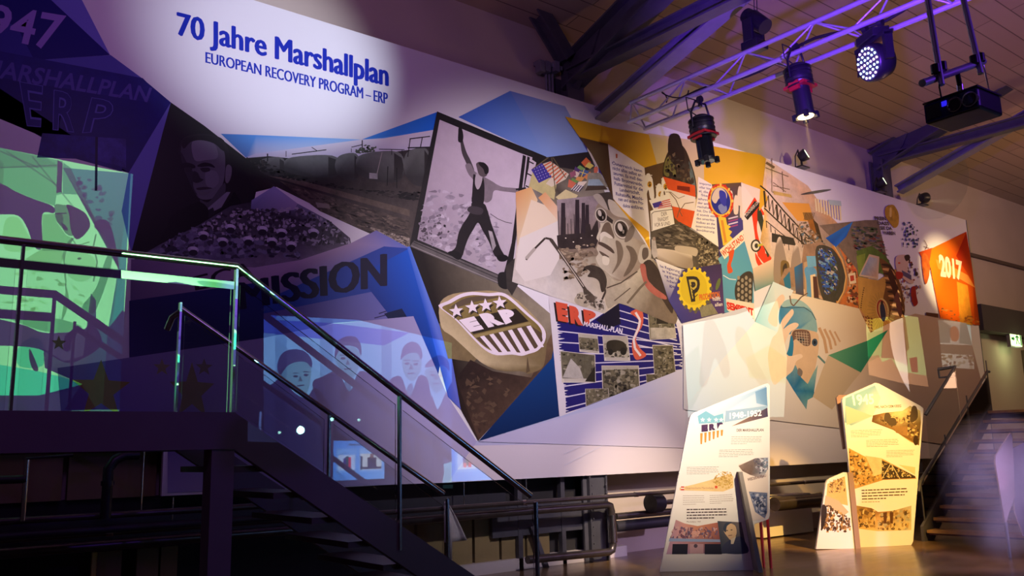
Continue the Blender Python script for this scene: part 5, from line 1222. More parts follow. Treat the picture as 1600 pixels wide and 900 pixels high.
t = thing('hanging_rod', (q.x, 8.92, 1.0), 'thin silver rod ending in a nut left of the platform column', 'rod')
MB().tube([(q.x, 8.92, 0.99), (q.x, 8.92, 1.659)], 0.01, 8).build('rod', 'chrome', t)
MB().tube([(q.x, 8.92, 0.97), (q.x, 8.92, 1.0)], 0.022, 8).build('nut', 'chrome', t)
for k, px in enumerate((147, 170, 232, 262)):
    q = aty(px, 890, 9.0)
    w = (0.045, 0.22, 0.22, 0.18)[k]
    tag(MB().box((q.x - w / 2, 9.0, 0.0), (q.x + w / 2, 9.04, 0.66)).build('cupboard_door', 'beigepanel' if k else mat('yellow_edge', (0.7, 0.55, 0.12), 0.6)), ['narrow yellow lit edge of a cupboard at the bottom left', 'first dim cupboard door right of the yellow edge at the bottom left', 'second dim cupboard door from the yellow edge at the bottom left', 'dim cupboard door closest to the platform column'][k], 'cupboard door')  # yellow of the narrow edge is light painted into its colour
for k in range(6):
    x = 5.35 + k * 0.42
    tag(MB().box((x, 9.1, 0.14), (x + 0.38, 9.16, 0.70)).build('beige_cladding', 'beigepanel'), ['first', 'second', 'third', 'fourth', 'fifth', 'sixth'][k] + ' beige cladding board from the left below the monitors', 'board', 'beige cladding boards under the mural')
# white cloth hanging over the pipe
cl_ = MB(); N = 14
ta_ = aty(694, 788, 8.5)
pts = []
for i in range(N + 1):
    for j in range(9):
        u = i / N; v = j / 8
        px = 694 + (2 + 34 * v ** 0.8) * u; py = 786 + 62 * v - 4 * u + 10 * v * (1 - u) * 0
        d = 8.52 + 0.03 * math.sin(u * 9 + v * 2)
        pts.append(aty(px, py, d))
fs = [(i * 9 + j, i * 9 + j + 1, (i + 1) * 9 + j + 1, (i + 1) * 9 + j) for i in range(N) for j in range(8)]
cl_.add(pts, fs, True)
cl_.tube([aty(697, 790, 8.46), aty(703, 822, 8.46), aty(704, 874, 8.46)], [0.02, 0.025, 0.018], 8)
cl = cl_.build('hanging_cloth', 'cloth'); tag(cl, 'white cloth knotted over the pipe to the left of the stair rail end', 'cloth')
sm = cl.modifiers.new('solid', 'SOLIDIFY'); sm.thickness = 0.006

# ---------------------------------------------------------------- information stands
def plane_of(a, b):
    """vertical plane through two floor points, normal towards the camera"""
    a = Vector((a.x, a.y, 0)); b = Vector((b.x, b.y, 0)); n = (b - a).cross(Vector((0, 0, 1))).normalized()
    if n.dot(EYE - a) < 0: n = -n
    return a, n
def onp(pl, px, py, off=0.0):
    a, n = pl; d = ray(px, py); t = (a + n * off - EYE).dot(n) / d.dot(n); return EYE + d * t
def panel(name, pl, out, th, m, parent):
    n = pl[1]
    P = [onp(pl, x, y) for x, y in out]
    return MB().prism(P, -n * th).build(name, m, parent, 0.004)
A1, B1 = atz(1031, 894, 0), atz(1178, 891, 0)
pl1 = plane_of(A1, B1)
s1 = thing('information_stand', (A1 + B1) / 2, 'leaning white information stand headed 1948-1952 with a small portrait, left of two', 'information stand')
o1 = pp('1031,894 1077,655 1079,649 1084,645 1195,600 1200,599 1203,602 1203,806 1201,811 1197,813 1179,819 1178,891')
panel('front_panel', pl1, o1, 0.04, 'white', s1)
# wedge shaped side blade
nb_ = pl1[1]
w0, w1, w2, w3 = onp(pl1, 1153, 738, 0.01), onp(pl1, 1178, 889, 0.01), onp(pl1, 1181, 891, 0.30), onp(pl1, 1160, 740, 0.10)
MB().prism([onp(pl1, 1151, 737, 0.0), onp(pl1, 1177, 890, 0.0), onp(pl1, 1177, 890, 0.0) + nb_ * 0.28, onp(pl1, 1151, 737, 0.0) + nb_ * 0.10], (Vector((0, 0, 1)).cross(nb_)).normalized() * 0.05 * (1)).build('side_blade', mat('grey_blade', (0.22, 0.20, 0.19), 0.5), s1)
for px in (1192, 1203):
    b = onp(pl1, px, 864, -0.25 if px == 1192 else -0.15); 
    MB().tube([(b.x, b.y, 0.0), (b.x, b.y, 0.62)], 0.018, 8).build('support_leg', 'red', s1)
A2, B2 = atz(1343, 856, 0), atz(1425, 852, 0)
pl2 = plane_of(atz(1276, 858, 0), B2)
s2 = thing('information_stand', (A2 + B2) / 2, 'tall pentagon shaped information stand headed 1945, glowing yellow, right of two', 'information stand')
o2 = pp('1343,856 1328,742 1316,626 1317,622 1321,619 1364,600 1368,598 1373,599 1438,634 1443,638 1443,645 1441,670 1427,846 1424,852')
panel('front_panel', pl2, o2, 0.045, 'white', s2)
pl3 = (pl2[0] + pl2[1] * 0.10, pl2[1])
o3 = pp('1275,858 1290,756 1293,750 1298,747 1319,738 1323,738 1325,742 1336,858')
panel('wing_panel', pl3, o3, 0.04, 'white', s2)
dv = Vector((0, 0, 1)).cross(pl3[1]).normalized()
MB().prism([onp(pl3, 1324, 738), onp(pl3, 1336, 859), onp(pl3, 1336, 859) + pl3[1] * 0.02, onp(pl3, 1324, 738) + pl3[1] * 0.02], (onp(pl3, 1344, 859) - onp(pl3, 1336, 859))).build('wing_edge', mat('wing_brown', (0.30, 0.20, 0.12), 0.5), s2)
pl4 = (pl2[0] - pl2[1] * 0.22, pl2[1])
panel('rear_panel', pl4, pp('1307,622 1311,617 1324,617 1330,640 1330,700 1318,702 1312,660'), 0.04, mat('rear_brown', (0.30, 0.17, 0.13), 0.5), s2)  # shade on the rear panel is put into its brown colour
# third stand, far right in the haze
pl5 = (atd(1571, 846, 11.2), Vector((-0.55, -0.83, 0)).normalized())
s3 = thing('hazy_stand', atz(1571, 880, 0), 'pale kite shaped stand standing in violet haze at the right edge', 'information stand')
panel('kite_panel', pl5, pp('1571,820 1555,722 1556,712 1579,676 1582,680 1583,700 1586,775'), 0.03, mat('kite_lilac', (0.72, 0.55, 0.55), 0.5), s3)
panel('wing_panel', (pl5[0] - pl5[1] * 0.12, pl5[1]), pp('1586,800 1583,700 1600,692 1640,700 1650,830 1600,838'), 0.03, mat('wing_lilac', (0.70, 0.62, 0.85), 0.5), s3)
b = onp(pl5, 1572, 822); MB().tube([(b.x, b.y, 0), (b.x, b.y, b.z + 0.05)], 0.02, 10).build('foot', 'steel_grey', s3)
# ---------------------------------------------------------------- staircase at the far right
rs = thing('open_staircase', (13.2, 6.6, 0), 'dark open staircase with oak treads and glass railing, right of the yellow stand', 'staircase')
b0 = atz(1450, 846, 0.0)
Dv = ray(1450, 700); fw = Vector((Dv.x, Dv.y, 0)).normalized()          # away from the viewer
ang = math.radians(23)
fw = Vector((fw.x * math.cos(ang) + fw.y * math.sin(ang), -fw.x * math.sin(ang) + fw.y * math.cos(ang), 0))
rt = Vector((fw.y, -fw.x, 0))
NT = 12; RISE, RUN, WID = 0.165, 0.27, 1.5
for k in range(NT):
    o = b0 + fw * RUN * k + Vector((0, 0, RISE * (k + 1)))
    t_ = MB().obox(o + rt * WID / 2 + fw * 0.15 - Vector((0, 0, 0.02)), rt * WID / 2, fw * 0.15, (0, 0, 0.022)).build('tread', 'tread', rs)
    MB().obox(o + rt * WID / 2 + fw * 0.02 - Vector((0, 0, 0.055)), rt * (WID / 2 - 0.02), fw * 0.006, (0, 0, 0.012)).build('nosing', 'darkred', t_)
for s_ in (-0.03, WID + 0.03):
    p0 = b0 + rt * s_ - fw * 0.05; p1 = p0 + fw * RUN * (NT + 0.3) + Vector((0, 0, RISE * (NT + 0.3)))
    MB().prism([p0, p0 + fw * 0.35, p1 + Vector((0, 0, -0.12)), p1 + Vector((0, 0, 0.08)), p0 + Vector((0, 0, 0.22))], rt * (0.04 if s_ > 0 else -0.04)).build('stringer', 'steel', rs)
p1 = b0 + fw * RUN * NT + Vector((0, 0, RISE * NT))
MB().obox(p1 + fw * 0.9 + rt * WID / 2 - Vector((0, 0, 0.06)), rt * (WID / 2 + 0.1), fw * 0.9, (0, 0, 0.06)).build('landing', 'steel', rs)
for s_ in (-0.06, WID + 0.06):
    g0 = b0 + rt * s_ + fw * 0.1
    e0 = g0 + Vector((0, 0, 0.88)); e1 = g0 + fw * RUN * NT + Vector((0, 0, 0.72 + RISE * NT))
    MB().tube([e0 - fw * 0.1 - Vector((0, 0, 0.15)), e0, e1, e1 + fw * 0.1], 0.025, 10).build('handrail', 'steel', rs)
    MB().prism([g0 + Vector((0, 0, 0.2)), g0 + fw * RUN * NT + Vector((0, 0, RISE * NT)), e1 - Vector((0, 0, 0.08)), e0 - Vector((0, 0, 0.08))], rt * 0.01).build('glass_panel', 'glass', rs)
    for k in (0, 4, 8, 12):
        q = g0 + fw * RUN * k + Vector((0, 0, RISE * k + 0.02)); MB().tube([q, q + Vector((0, 0, 0.9))], 0.012, 8).build('baluster', 'steel', rs)
u0, u1 = atd(1446, 648, 14.2), atd(1492, 573, 14.4)
MB().tube([u0, u1, atd(1466, 577, 14.6)], 0.03, 10).build('upper_handrail', 'steel', rs)
MB().tube([atd(1466, 577, 14.6), atd(1468, 590, 14.6), atd(1492, 588, 14.4)], 0.02, 8).build('upper_handrail', 'steel', rs)
MB().prism([u0, u1, u1 - Vector((0, 0, 0.85)), u0 - Vector((0, 0, 0.85))], (0.01, 0.01, 0)).build('glass_panel', 'glass', rs)
# exit sign
q = aty(1585, 530, 9.0)
ex = thing('exit_sign', (q.x, 9.2, q.z - 0.25), 'small glowing green and white emergency exit sign above the door at the right edge', 'exit sign')
MB().box((q.x - 0.30, 8.98, q.z - 0.20), (q.x + 0.34, 9.06, q.z + 0.22)).build('housing', 'steel_grey', ex)
MB().box((q.x - 0.28, 8.965, q.z - 0.17), (q.x + 0.32, 8.98, q.z + 0.19)).build('face', mat('exit_face', (0.8, 0.9, 0.6), 0.4, emit=(0.75, 1.0, 0.42), estr=2.0), ex)
g = mat('exit_green', (0.01, 0.25, 0.08), 0.4)
man = MB(); Zc = q.z; x = q.x + 0.10
def P3(u, v): return (x + u, 8.963, Zc + v)
for pts in ([(-.05, .10), (.0, .10), (.0, .15), (-.05, .15)], [(-.07, -.02), (.0, -.02), (.02, .09), (-.06, .09)], [(-.07, -.02), (-.03, -.02), (-.08, -.14), (-.12, -.12)], [(-.03, -.02), (.01, -.02), (.09, -.11), (.06, -.14)], [(.02, .08), (.02, .05), (.09, .01), (.10, .04)], [(-.05, .08), (-.05, .05), (-.13, .02), (-.14, .05)], [(.14, -.15), (.20, -.15), (.20, .15), (.14, .15)]):
    man.prism([P3(*p) for p in pts], (0, -0.002, 0))
for pts in ([(-.36, -.03), (-.26, -.03), (-.26, .03), (-.36, .03)], [(-.26, -.07), (-.18, 0.0), (-.26, .07)]): man.prism([P3(*p) for p in pts], (0, -0.002, 0))
man.build('pictogram', g, ex)
MB().tube([(q.x, 9.0, q.z + 0.2), (q.x, WY, q.z + 0.3)], 0.02, 8).build('bracket', 'steel_grey', ex)
lamp('exit_sign_glow', 'POINT', (q.x, 8.8, q.z - 0.3), None, (0.85, 1.0, 0.45), 9, shadow_soft_size=0.1)

# monitor whose picture shows twice as a reflection in the stair glass
def free_monitor():
    x0, x1, y, z0, z1 = 6.56, 7.48, 1.5, 1.12, 1.70
    t = thing('standing_monitor', ((x0 + x1) / 2, y, 0), 'bright blue monitor facing the stair glass, seen only as two mirror images', 'monitor')
    MB().box((x0 - 0.02, y - 0.05, z0 - 0.02), (x1 + 0.02, y - 0.002, z1 + 0.02)).build('housing', 'black', t)
    MB().box(((x0 + x1) / 2 - 0.03, y - 0.04, 0), ((x0 + x1) / 2 + 0.03, y - 0.01, z0)).build('pole', 'black', t)
    MB().box(((x0 + x1) / 2 - 0.25, y - 0.2, 0), ((x0 + x1) / 2 + 0.25, y + 0.2, 0.02)).build('foot', 'black', t)
    s = Ink('screen', (0, y, 0), (0, 1, 0), t, 'screen')
    def Rr(u0, v0, u1, v1, c):
        X = lambda u: x0 + (x1 - x0) * u; Z = lambda v: z1 - (z1 - z0) * v
        n = len(s.v); yy = y + s.k; s.k += 0.0004
        s.v += [Vector((X(u0), yy, Z(v0))), Vector((X(u1), yy, Z(v0))), Vector((X(u1), yy, Z(v1))), Vector((X(u0), yy, Z(v1)))]
        s.f.append((n, n + 1, n + 2, n + 3)); s.c += [(*srgb(k), 0) for k in (c if isinstance(c[0], tuple) else [c] * 4)]
    Rr(0, 0, 1, 1, [(60, 130, 232), (90, 156, 244), (110, 170, 248), (70, 140, 240)])
    Rr(0.06, 0.20, 0.46, 0.80, (104, 160, 240)); Rr(0.10, 0.36, 0.42, 0.74, (170, 196, 244))
    Rr(0.50, 0.20, 0.96, 0.80, (130, 176, 244)); Rr(0.30, 0.08, 0.52, 0.13, (60, 100, 160)); Rr(0.52, 0.34, 0.94, 0.75, (196, 204, 220))
    Rr(0.66, 0.44, 0.84, 0.74, (40, 44, 60)); Rr(0.71, 0.34, 0.78, 0.46, (120, 90, 80)); Rr(0.52, 0.40, 0.56, 0.75, (30, 50, 70)); Rr(0.56, 0.68, 0.94, 0.74, (52, 56, 70))
    Rr(0.19, 0.44, 0.25, 0.68, (30, 36, 120)); Rr(0.28, 0.42, 0.34, 0.70, (190, 30, 50)); Rr(0.24, 0.40, 0.29, 0.66, (20, 70, 60)); Rr(0.20, 0.60, 0.25, 0.70, (200, 90, 100))
    s.build()
free_monitor()
# small stage lamps whose lenses glint in the glass
for (px, py, r, e) in ((470, 672, 0.05, 60), (519, 655, 0.024, 22), (437, 676, 0.018, 12), (561, 656, 0.018, 12)):
    P = aty(px, py, 5.5); k = (11 - 0.5) / 5.5
    q = Vector((P.x * k, 0.5, 1.5 + (P.z - 1.5) * k))
    t = thing('stage_lamp', q, {470: 'biggest teal stage lamp, the brightest glint in the stair glass', 519: 'small teal stage lamp, glint just right of the brightest one', 437: 'small teal stage lamp, glint left of the brightest one', 561: 'small teal stage lamp, rightmost glint in the stair glass'}[px], 'stage light', 'lamps glinting in the stair glass')
    MB().tube([q - Vector((0, 0.14, 0)), q], [r * 0.8, r * 1.25], 16).build('housing', 'black', t)
    MB().tube([q, q + Vector((0, 0.003, 0))], r, 16).build('lens', mat('teal_lens', (0.3, 0.8, 0.7), 0.3, emit=(0.45, 1.0, 0.86), estr=e), t)
    MB().tube([q - Vector((0, 0.1, 0.0)), (q.x, 0.4, 0.0)], 0.012, 8).build('stand_pole', 'black', t)
# ---------------------------------------------------------------- slide projectors that throw pictures on the mural
def slide_projector(L, kk, quad, tint, paint, power, label, cone):
    L = Vector(L)
    t = thing('slide_projector', (L.x, L.y, L.z - 0.15), label, 'projector', 'slide projectors facing the mural')
    k = Ink('slide', (0, MY, 0), (0, -1, 0), t, 'film', step=0.000015, start=0.0, throw=(L, kk))
    q = pp(quad)
    cx = sum(p[0] for p in q) / len(q); cy = sum(p[1] for p in q) / len(q)
    k.poly(q, tint)
    paint(k)
    P = [k.at(x, y) for x, y in q]
    big = [k.at(cx + (x - cx) * 3.2, cy + (y - cy) * 3.2) for x, y in q]
    n = len(q); b = len(k.v); k.v += P + big; k.c += [(0, 0, 0, 0)] * (2 * n)
    for i in range(n): k.f.append((b + i, b + (i + 1) % n, b + n + (i + 1) % n, b + n + i))
    k.build()
    c = L + (aty(cx, cy, MY) - L) * kk
    bx = [k.at(cx + (x - cx) * 1.5, cy + (y - cy) * 1.5) for x, y in q]; xs = [p.x for p in bx] + [L.x - 0.03, L.x + 0.03]; zs = [p.z for p in bx] + [L.z - 0.03, L.z + 0.03]
    x0, x1, z0, z1 = min(xs) - 0.005, max(xs) + 0.005, min(zs) - 0.005, max(zs) + 0.005
    y0, y1 = L.y - 0.12, c.y + 0.002; w = 0.012
    B = MB(); B.box((x0 - w, y0, z0 - w), (x0, y1, z1 + w)).box((x1, y0, z0 - w), (x1 + w, y1, z1 + w))
    B.box((x0, y0, z0 - w), (x1, y1, z0)).box((x0, y0, z1), (x1, y1, z1 + w)).box((x0, y0, z0), (x1, y0 + w, z1))
    B.build('body', 'black', t)
    MB().tube([(L.x, L.y, z0 - w), (L.x, L.y, 0)], 0.02, 10).build('stand_pole', 'black', t)
    MB().box((L.x - 0.2, L.y - 0.2, 0), (L.x + 0.2, L.y + 0.2, 0.02)).build('foot', 'black', t)
    o = lamp('slide_projector_lamp', 'SPOT', L, aty(cx, cy, MY), (1, 1, 1), power, spot_size=math.radians(cone), spot_blend=0.0, shadow_soft_size=0.0)
    return t

def sailor(k):
    DKP = (70, 40, 90)
    k.poly(pp('-200,140 0,206 98,262 0,262 -200,240'), (190, 225, 205)); 
    k.poly(pp('-200,160 0,231 98,252 97,303 88,305 86,322 50,310 22,298 4,288 -40,276 -200,280'), (135, 190, 160)); k.poly(pp('98,254 98,303 122,304 130,312 138,330 150,345 176,400 186,420 98,262'), (110, 175, 160)); k.poly(pp('98,262 99,254 110,262 186,418'), (110, 175, 160))
    for a, b in (((0, 236), (60, 262)), ((10, 236), (90, 290)), ((50, 244), (120, 330)), ((0, 262), (95, 258))): line(k, a, b, 2.5, (180, 200, 190))
    k.poly(pp('98,262 204,271 186,640 160,640 168,520 185,420'), [(40, 150, 190), (30, 140, 190), (30, 150, 210), (30, 160, 200), (30, 120, 170), (60, 120, 150)])
    blobs(k, pp('110,275 160,280 180,330 170,380 140,330'), 16, (4, 9), (3, 7), [(120, 170, 190), (160, 190, 190), (140, 150, 180)], 101)
    k.poly(smooth(pp('-40,276 4,288 22,298 50,310 82,322 84,333 66,335 66,385 54,386 42,355 28,337 0,335 -50,335')), DKP)
    k.poly(pp('90,250 98,255 96,300 88,302'), (110, 80, 120))
    k.poly(smooth(pp('-60,300 0,250 4,296 0,334')), (200, 220, 190))
    k.poly(smooth(pp('104,320 118,324 134,334 141,350 136,362 124,373 116,371 110,356 108,335')), (48, 44, 60))
    k.poly(smooth(pp('86,320 98,320 108,323 112,340 110,352 114,368 104,366 98,358 92,350 88,345 86,335')), (112, 150, 120))
    k.poly(smooth(pp('87,334 95,333 99,340 97,352 92,350 88,342')), (150, 170, 150)); k.poly(smooth(pp('96,348 104,354 106,360 99,358')), (80, 90, 90)); line(k, (86, 334), (104, 333), 1.6, (60, 70, 70))
    k.poly(pp('66,335 86,334 88,346 92,352 98,360 104,368 114,372 108,392 66,392'), (170, 205, 165)); k.poly(smooth(pp('116,372 104,392 100,430 108,470 96,500 104,440 98,400 106,378')), (150, 180, 140))
    k.poly(smooth(pp('150,345 168,345 178,370 186,420 176,400 160,366 148,356')), (90, 80, 120))
    k.poly(smooth(pp('8,345 28,340 40,360 52,388 8,390')), (220, 235, 200))
    k.poly(smooth(pp('96,400 118,392 146,402 150,424 130,440 108,432')), (215, 230, 205)); k.poly(ell(124, 404, 3, 2, 8), (110, 130, 100)); path(k, pp('150,366 146,385 152,410 146,440'), 2.5, (130, 160, 130)); path(k, pp('112,372 120,384 140,378'), 2, (150, 180, 140))
    blobs(k, pp('0,420 60,425 110,440 140,470 110,500 20,485 0,470'), 14, (6, 14), (3, 6), [(215, 225, 190), (190, 205, 170), (230, 240, 215)], 107, 0, 0.2)
    k.poly(smooth(pp('60,392 80,384 98,390 92,420 60,425 30,415')), (190, 210, 170))
    k.poly(smooth(pp('150,450 165,405 176,396 170,430 156,470 145,490 128,480')), (120, 170, 140))
    k.poly(smooth(pp('-60,492 30,506 70,520 130,515 140,500 160,535 130,560 100,566 60,545 0,540 -60,540')), (100, 60, 120))
    k.poly(smooth(pp('0,490 50,512 90,520 128,512 100,500 40,490')), (150, 190, 160))
    k.poly(pp('142,458 150,470 150,512 170,512 192,484 196,490 186,640 100,640 128,600 100,588 70,575 68,545 100,565 130,556'), [(70, 120, 130), (60, 80, 120), (60, 80, 140), (40, 90, 150), (60, 60, 120), (60, 60, 120), (40, 80, 150), (60, 40, 100), (60, 60, 110), (60, 80, 110), (70, 60, 100), (80, 60, 110), (90, 80, 120), (90, 80, 120)])
    k.poly(smooth(pp('46,545 54,560 60,578 52,578 46,562')), (110, 60, 90)); k.poly(smooth(pp('28,545 48,528 64,532 68,545 66,572 30,572')), (110, 215, 215))
    k.poly(pp('-60,568 0,570 60,580 100,590 128,601 100,612 60,618 -60,618'), (90, 220, 240)); k.poly(pp('-60,618 60,618 128,601 150,640 -60,650'), (60, 50, 110))
slide_projector((2.73, 0.4, 2.28), 0.03, '-160,198 0,231 208,272 204,330 190,560 186,645 -160,645', (140, 240, 150), sailor, 2700, 'black slide projector on a pole throwing a green sailor picture on the mural', 36)

def men(k):
    for x0, x1 in ((430, 448), (500, 520), (596, 612)): k.poly([(x0, 480), (x1, 480), (x1, 700), (x0, 700)], (200, 215, 225))
    S = (70, 56, 90)
    k.poly(smooth(pp('395,628 425,600 440,592 458,612 478,622 492,606 510,625 524,660 530,760 380,760')), S)
    k.poly(smooth(pp('488,600 505,588 528,581 546,612 562,580 590,592 612,610 630,660 640,760 520,760 500,640')), S)
    k.poly(smooth(pp('606,600 626,588 640,620 654,588 668,592 674,620 684,650 690,760 620,760 618,640')), S)
    k.poly(smooth(pp('674,620 684,640 696,615 712,600 720,700 684,720')), (90, 80, 120))
    for hair, fc_, eyes in (('433,572 440,553 456,546 474,548 486,560 487,574 478,566 462,566 448,573 438,586', '434,582 448,573 462,566 478,566 486,575 484,600 478,616 468,614 455,606 445,598 438,594', ((462, 588), (478, 586), 603)),
                        ('523,560 526,536 540,526 556,527 564,540 564,556 558,544 540,540 530,548', '525,552 532,545 548,541 560,548 563,560 558,582 548,591 538,588 530,575 524,562', ((536, 560), (552, 560), 577)),
                        ('626,562 630,543 642,534 654,538 660,552 658,562 652,552 640,552 632,556', '628,565 632,556 640,552 652,552 659,563 656,582 648,594 640,594 632,584', ((636, 568), (650, 569), 584)),
                        ('664,574 672,562 688,555 700,564 702,580 694,572 680,572', '664,580 680,572 696,574 698,590 692,606 682,614 672,604', ((676, 586), (688, 587), 600))):
        k.poly(smooth(pp(fc_)), (205, 215, 200)); k.poly(smooth(pp(hair)), (110, 90, 120))
        for e in eyes[:2]: k.poly(ell(e[0], e[1], 4, 2, 8), (90, 100, 110)); line(k, (e[0] - 5, e[1] - 5), (e[0] + 5, e[1] - 5), 1.4, (90, 95, 110))
        m = ((eyes[0][0] + eyes[1][0]) / 2, eyes[2]); line(k, (m[0] - 6, m[1]), (m[0] + 5, m[1] - 1), 1.8, (110, 90, 110)); k.poly([(m[0] - 1, m[1] - 16), (m[0] + 3, m[1] - 7), (m[0] - 4, m[1] - 7)], (150, 160, 160))
    for tie in ('538,598 545,592 549,600 547,616 536,630 532,615', '638,602 644,600 646,612 640,622 635,614', '684,640 690,634 692,650 680,668'): k.poly(smooth(pp(tie)), (120, 150, 160))
    k.poly(pp('412,470 440,466 430,500 520,505 640,520 600,540 412,520'), (140, 150, 230))
slide_projector((-0.12, 0.4, 2.2), 0.03, '412,492 560,500 706,536 706,760 412,760', (150, 235, 245), men, 3800, 'black slide projector on a pole throwing a bluish group portrait on the mural', 34)

def rooms(k):
    k.poly(pp('1380,500 1412,505 1418,572 1392,560 1376,560'), (200, 120, 130)); k.poly(pp('1395,480 1412,482 1420,545 1404,560'), (190, 150, 110))
    k.poly(pp('1340,560 1372,555 1378,566 1392,560 1404,580 1460,590 1460,612 1340,612'), (255, 170, 190)); k.poly(pp('1420,560 1432,558 1434,582 1424,582'), (210, 100, 120))
    k.poly(pp('1355,520 1380,516 1378,556 1356,566'), (190, 220, 200))
slide_projector((7.0, 0.4, 3.4), 0.03, '1352,500 1408,492 1434,496 1450,605 1404,598 1357,586', (215, 250, 170), rooms, 7000, 'black slide projector on a pole throwing a pastel room picture at the far mural', 19)
def street(k):
    k.poly(pp('1462,495 1485,510 1484,536 1466,536'), (150, 170, 170)); k.poly(pp('1500,500 1520,500 1520,540 1498,536'), (150, 190, 190))
    k.poly(smooth(pp('1484,514 1492,510 1498,520 1496,532 1486,532')), (230, 150, 110)); k.poly(pp('1466,538 1522,540 1524,556 1468,552'), (120, 120, 110))
    blobs(k, pp('1468,552 1522,556 1522,576 1472,574'), 14, (3, 6), (2, 5), [(150, 140, 110), (90, 90, 90), (220, 220, 200)], 103)
slide_projector((7.6, 0.4, 3.4), 0.03, '1465,500 1516,505 1522,577 1472,574', (225, 245, 235), street, 7000, 'black slide projector on a pole throwing a small street picture beside the orange panel', 15)
def walker(k):
    k.poly(smooth(pp('1100,505 1112,500 1120,512 1132,540 1140,580 1130,590 1116,560 1104,600 1092,600 1096,550')), (225, 215, 215))
    k.poly(smooth(pp('1150,512 1166,520 1180,560 1200,600 1190,606 1168,575 1150,545')), (235, 225, 205)); k.poly(pp('1165,560 1200,540 1228,560 1228,600 1170,590'), (235, 240, 190))
    k.poly(pp('1068,560 1090,540 1100,600 1080,640 1070,640'), (215, 235, 230))
slide_projector((5.6, -0.2, 3.3), 0.03, '1066,508 1150,492 1214,470 1229,560 1224,652 1075,652', (225, 250, 225), walker, 3200, 'black slide projector on a pole throwing a pale walking figure on the mural', 28)
# ---------------------------------------------------------------- printing on the information stands
def textlines(k, quad, n, col, w=0.55, seed=0, short=1):
    r = random.Random(seed); q = pp(quad)
    for i in range(n):
        v = (i + 0.5) / n; e = r.uniform(0.45, 0.7) if i == n - 1 and short else r.uniform(0.93, 1)
        u = 0.0
        while u < e:
            L = r.uniform(0.04, 0.13); u2 = min(e, u + L)
            h = w / max(1, abs(q[3][1] - q[0][1])) / 2 * 1.0
            k.poly([bil(q, u, v - h), bil(q, u2, v - h), bil(q, u2, v + h), bil(q, u, v + h)], col, 0, k.k)
            u = u2 + 0.015
    k.k += k.step
TXC = (120, 96, 84)
k = Ink('printed_front', pl1[0], pl1[1], s1, start=0.0006)
k.poly(pp('1083,649 1197,603 1200,636 1150,640 1120,654 1086,672'), [(214, 222, 236), (150, 186, 214), (170, 196, 220), (226, 230, 236), (226, 230, 236), (206, 214, 226)])
k.poly(pp('1180,612 1198,605 1199,634 1182,630'), [(120, 160, 196), (96, 140, 180), (110, 150, 186), (140, 176, 206)])
k.poly(pp('1143,666 1199,637 1200,651'), [(150, 120, 100), (70, 60, 84), (64, 60, 90)])
k.poly(pp('1134,642 1199,634 1199,640 1160,655 1132,660'), (150, 180, 205)); k.poly(pp('1143,666 1199,637 1200,651'), [(150, 120, 100), (70, 60, 84), (64, 60, 90)])
letters(k, '1948-1952', pp('1140,645 1190,640 1190,650 1140,655'), (246, 244, 244), 0.03)
letters(k, 'DER MARSHALLPLAN', pp('1151,670 1193,669.5 1193,674 1151,674.5'), (96, 76, 74), 0.02)
k.poly(pp('1090,650 1103,642 1116,650 1130,646 1131,660 1092,662'), (120, 180, 200))
for x in (1098, 1108, 1119, 1127): k.poly(star(x, 656, 4), (236, 240, 240))
for ch, q in (('E', '1096,664 1106,663 1106,674 1096,675'), ('R', '1108,663 1118,661 1118,672 1108,673'), ('P', '1120,661 1130,659 1129,670 1121,671')): letters(k, ch, pp(q), (70, 44, 84), 0.1)
for i in range(6): k.poly([(1094 + i * 6.4, 677 - i), (1098 + i * 6.4, 676.5 - i), (1097 + i * 6.4, 694 - i * 2.6), (1094.5 + i * 6.4, 694 - i * 2.6)], (220, 140, 60))
for i, q in enumerate(('1143,681 1191,681 1190,694 1142,695', '1124,702 1179,701 1177,714 1123,715', '1073,729 1123,728 1124,741 1073,742', '1067,773 1102,773 1101,789 1067,790', '1109,773 1147,771 1146,787 1109,788')): textlines(k, q, 5, TXC, 0.5, i)
textlines(k, '1073,794 1137,793 1137,811 1073,812', 4, (70, 56, 60), 1.7, 9)
letters(k, 'Marshallplan 1947', pp('1073,814 1095,814 1095,817 1073,817'), (130, 100, 96))
k.poly(pp('1084,757 1110,750 1140,740 1146,744 1146,762 1130,768 1062,766 1062,762'), (226, 196, 140), 0.15)
blobs(k, pp('1110,756 1118,742 1130,736 1144,738 1146,758 1136,766 1124,760'), 60, (1, 3), (1, 3), [(206, 170, 90), (176, 140, 70), (220, 190, 120)], 201)
k.poly(pp('1064,760 1069,760 1069,766 1064,766'), (200, 60, 40)); k.poly(pp('1064,762 1069,762 1069,764 1064,764'), (240, 230, 220)); k.poly(pp('1117,759 1121,759 1121,763 1117,763'), (200, 80, 50))
letters(k, 'Österreichische Marshallplan', pp('1071,760 1115,760 1115,765 1071,765'), (170, 120, 100))
k.poly(pp('1056,812 1070,818 1090,822 1128,815 1130,864 1041,866'), [(180, 140, 150), (206, 150, 140), (206, 140, 110), (170, 100, 90), (110, 70, 90), (196, 160, 190)])
blobs(k, pp('1052,822 1122,824 1122,842 1046,842'), 60, (1, 3), (2, 5), [(130, 90, 110), (90, 90, 130), (226, 190, 180), (110, 70, 90)], 202)
k.poly(pp('1046,841 1128,843 1128,847 1045,846'), (150, 170, 210)); 
for q in ('1051,850 1075,850 1074,866 1050,866', '1101,850 1128,850 1128,866 1101,866'): k.poly(pp(q), (44, 44, 60))
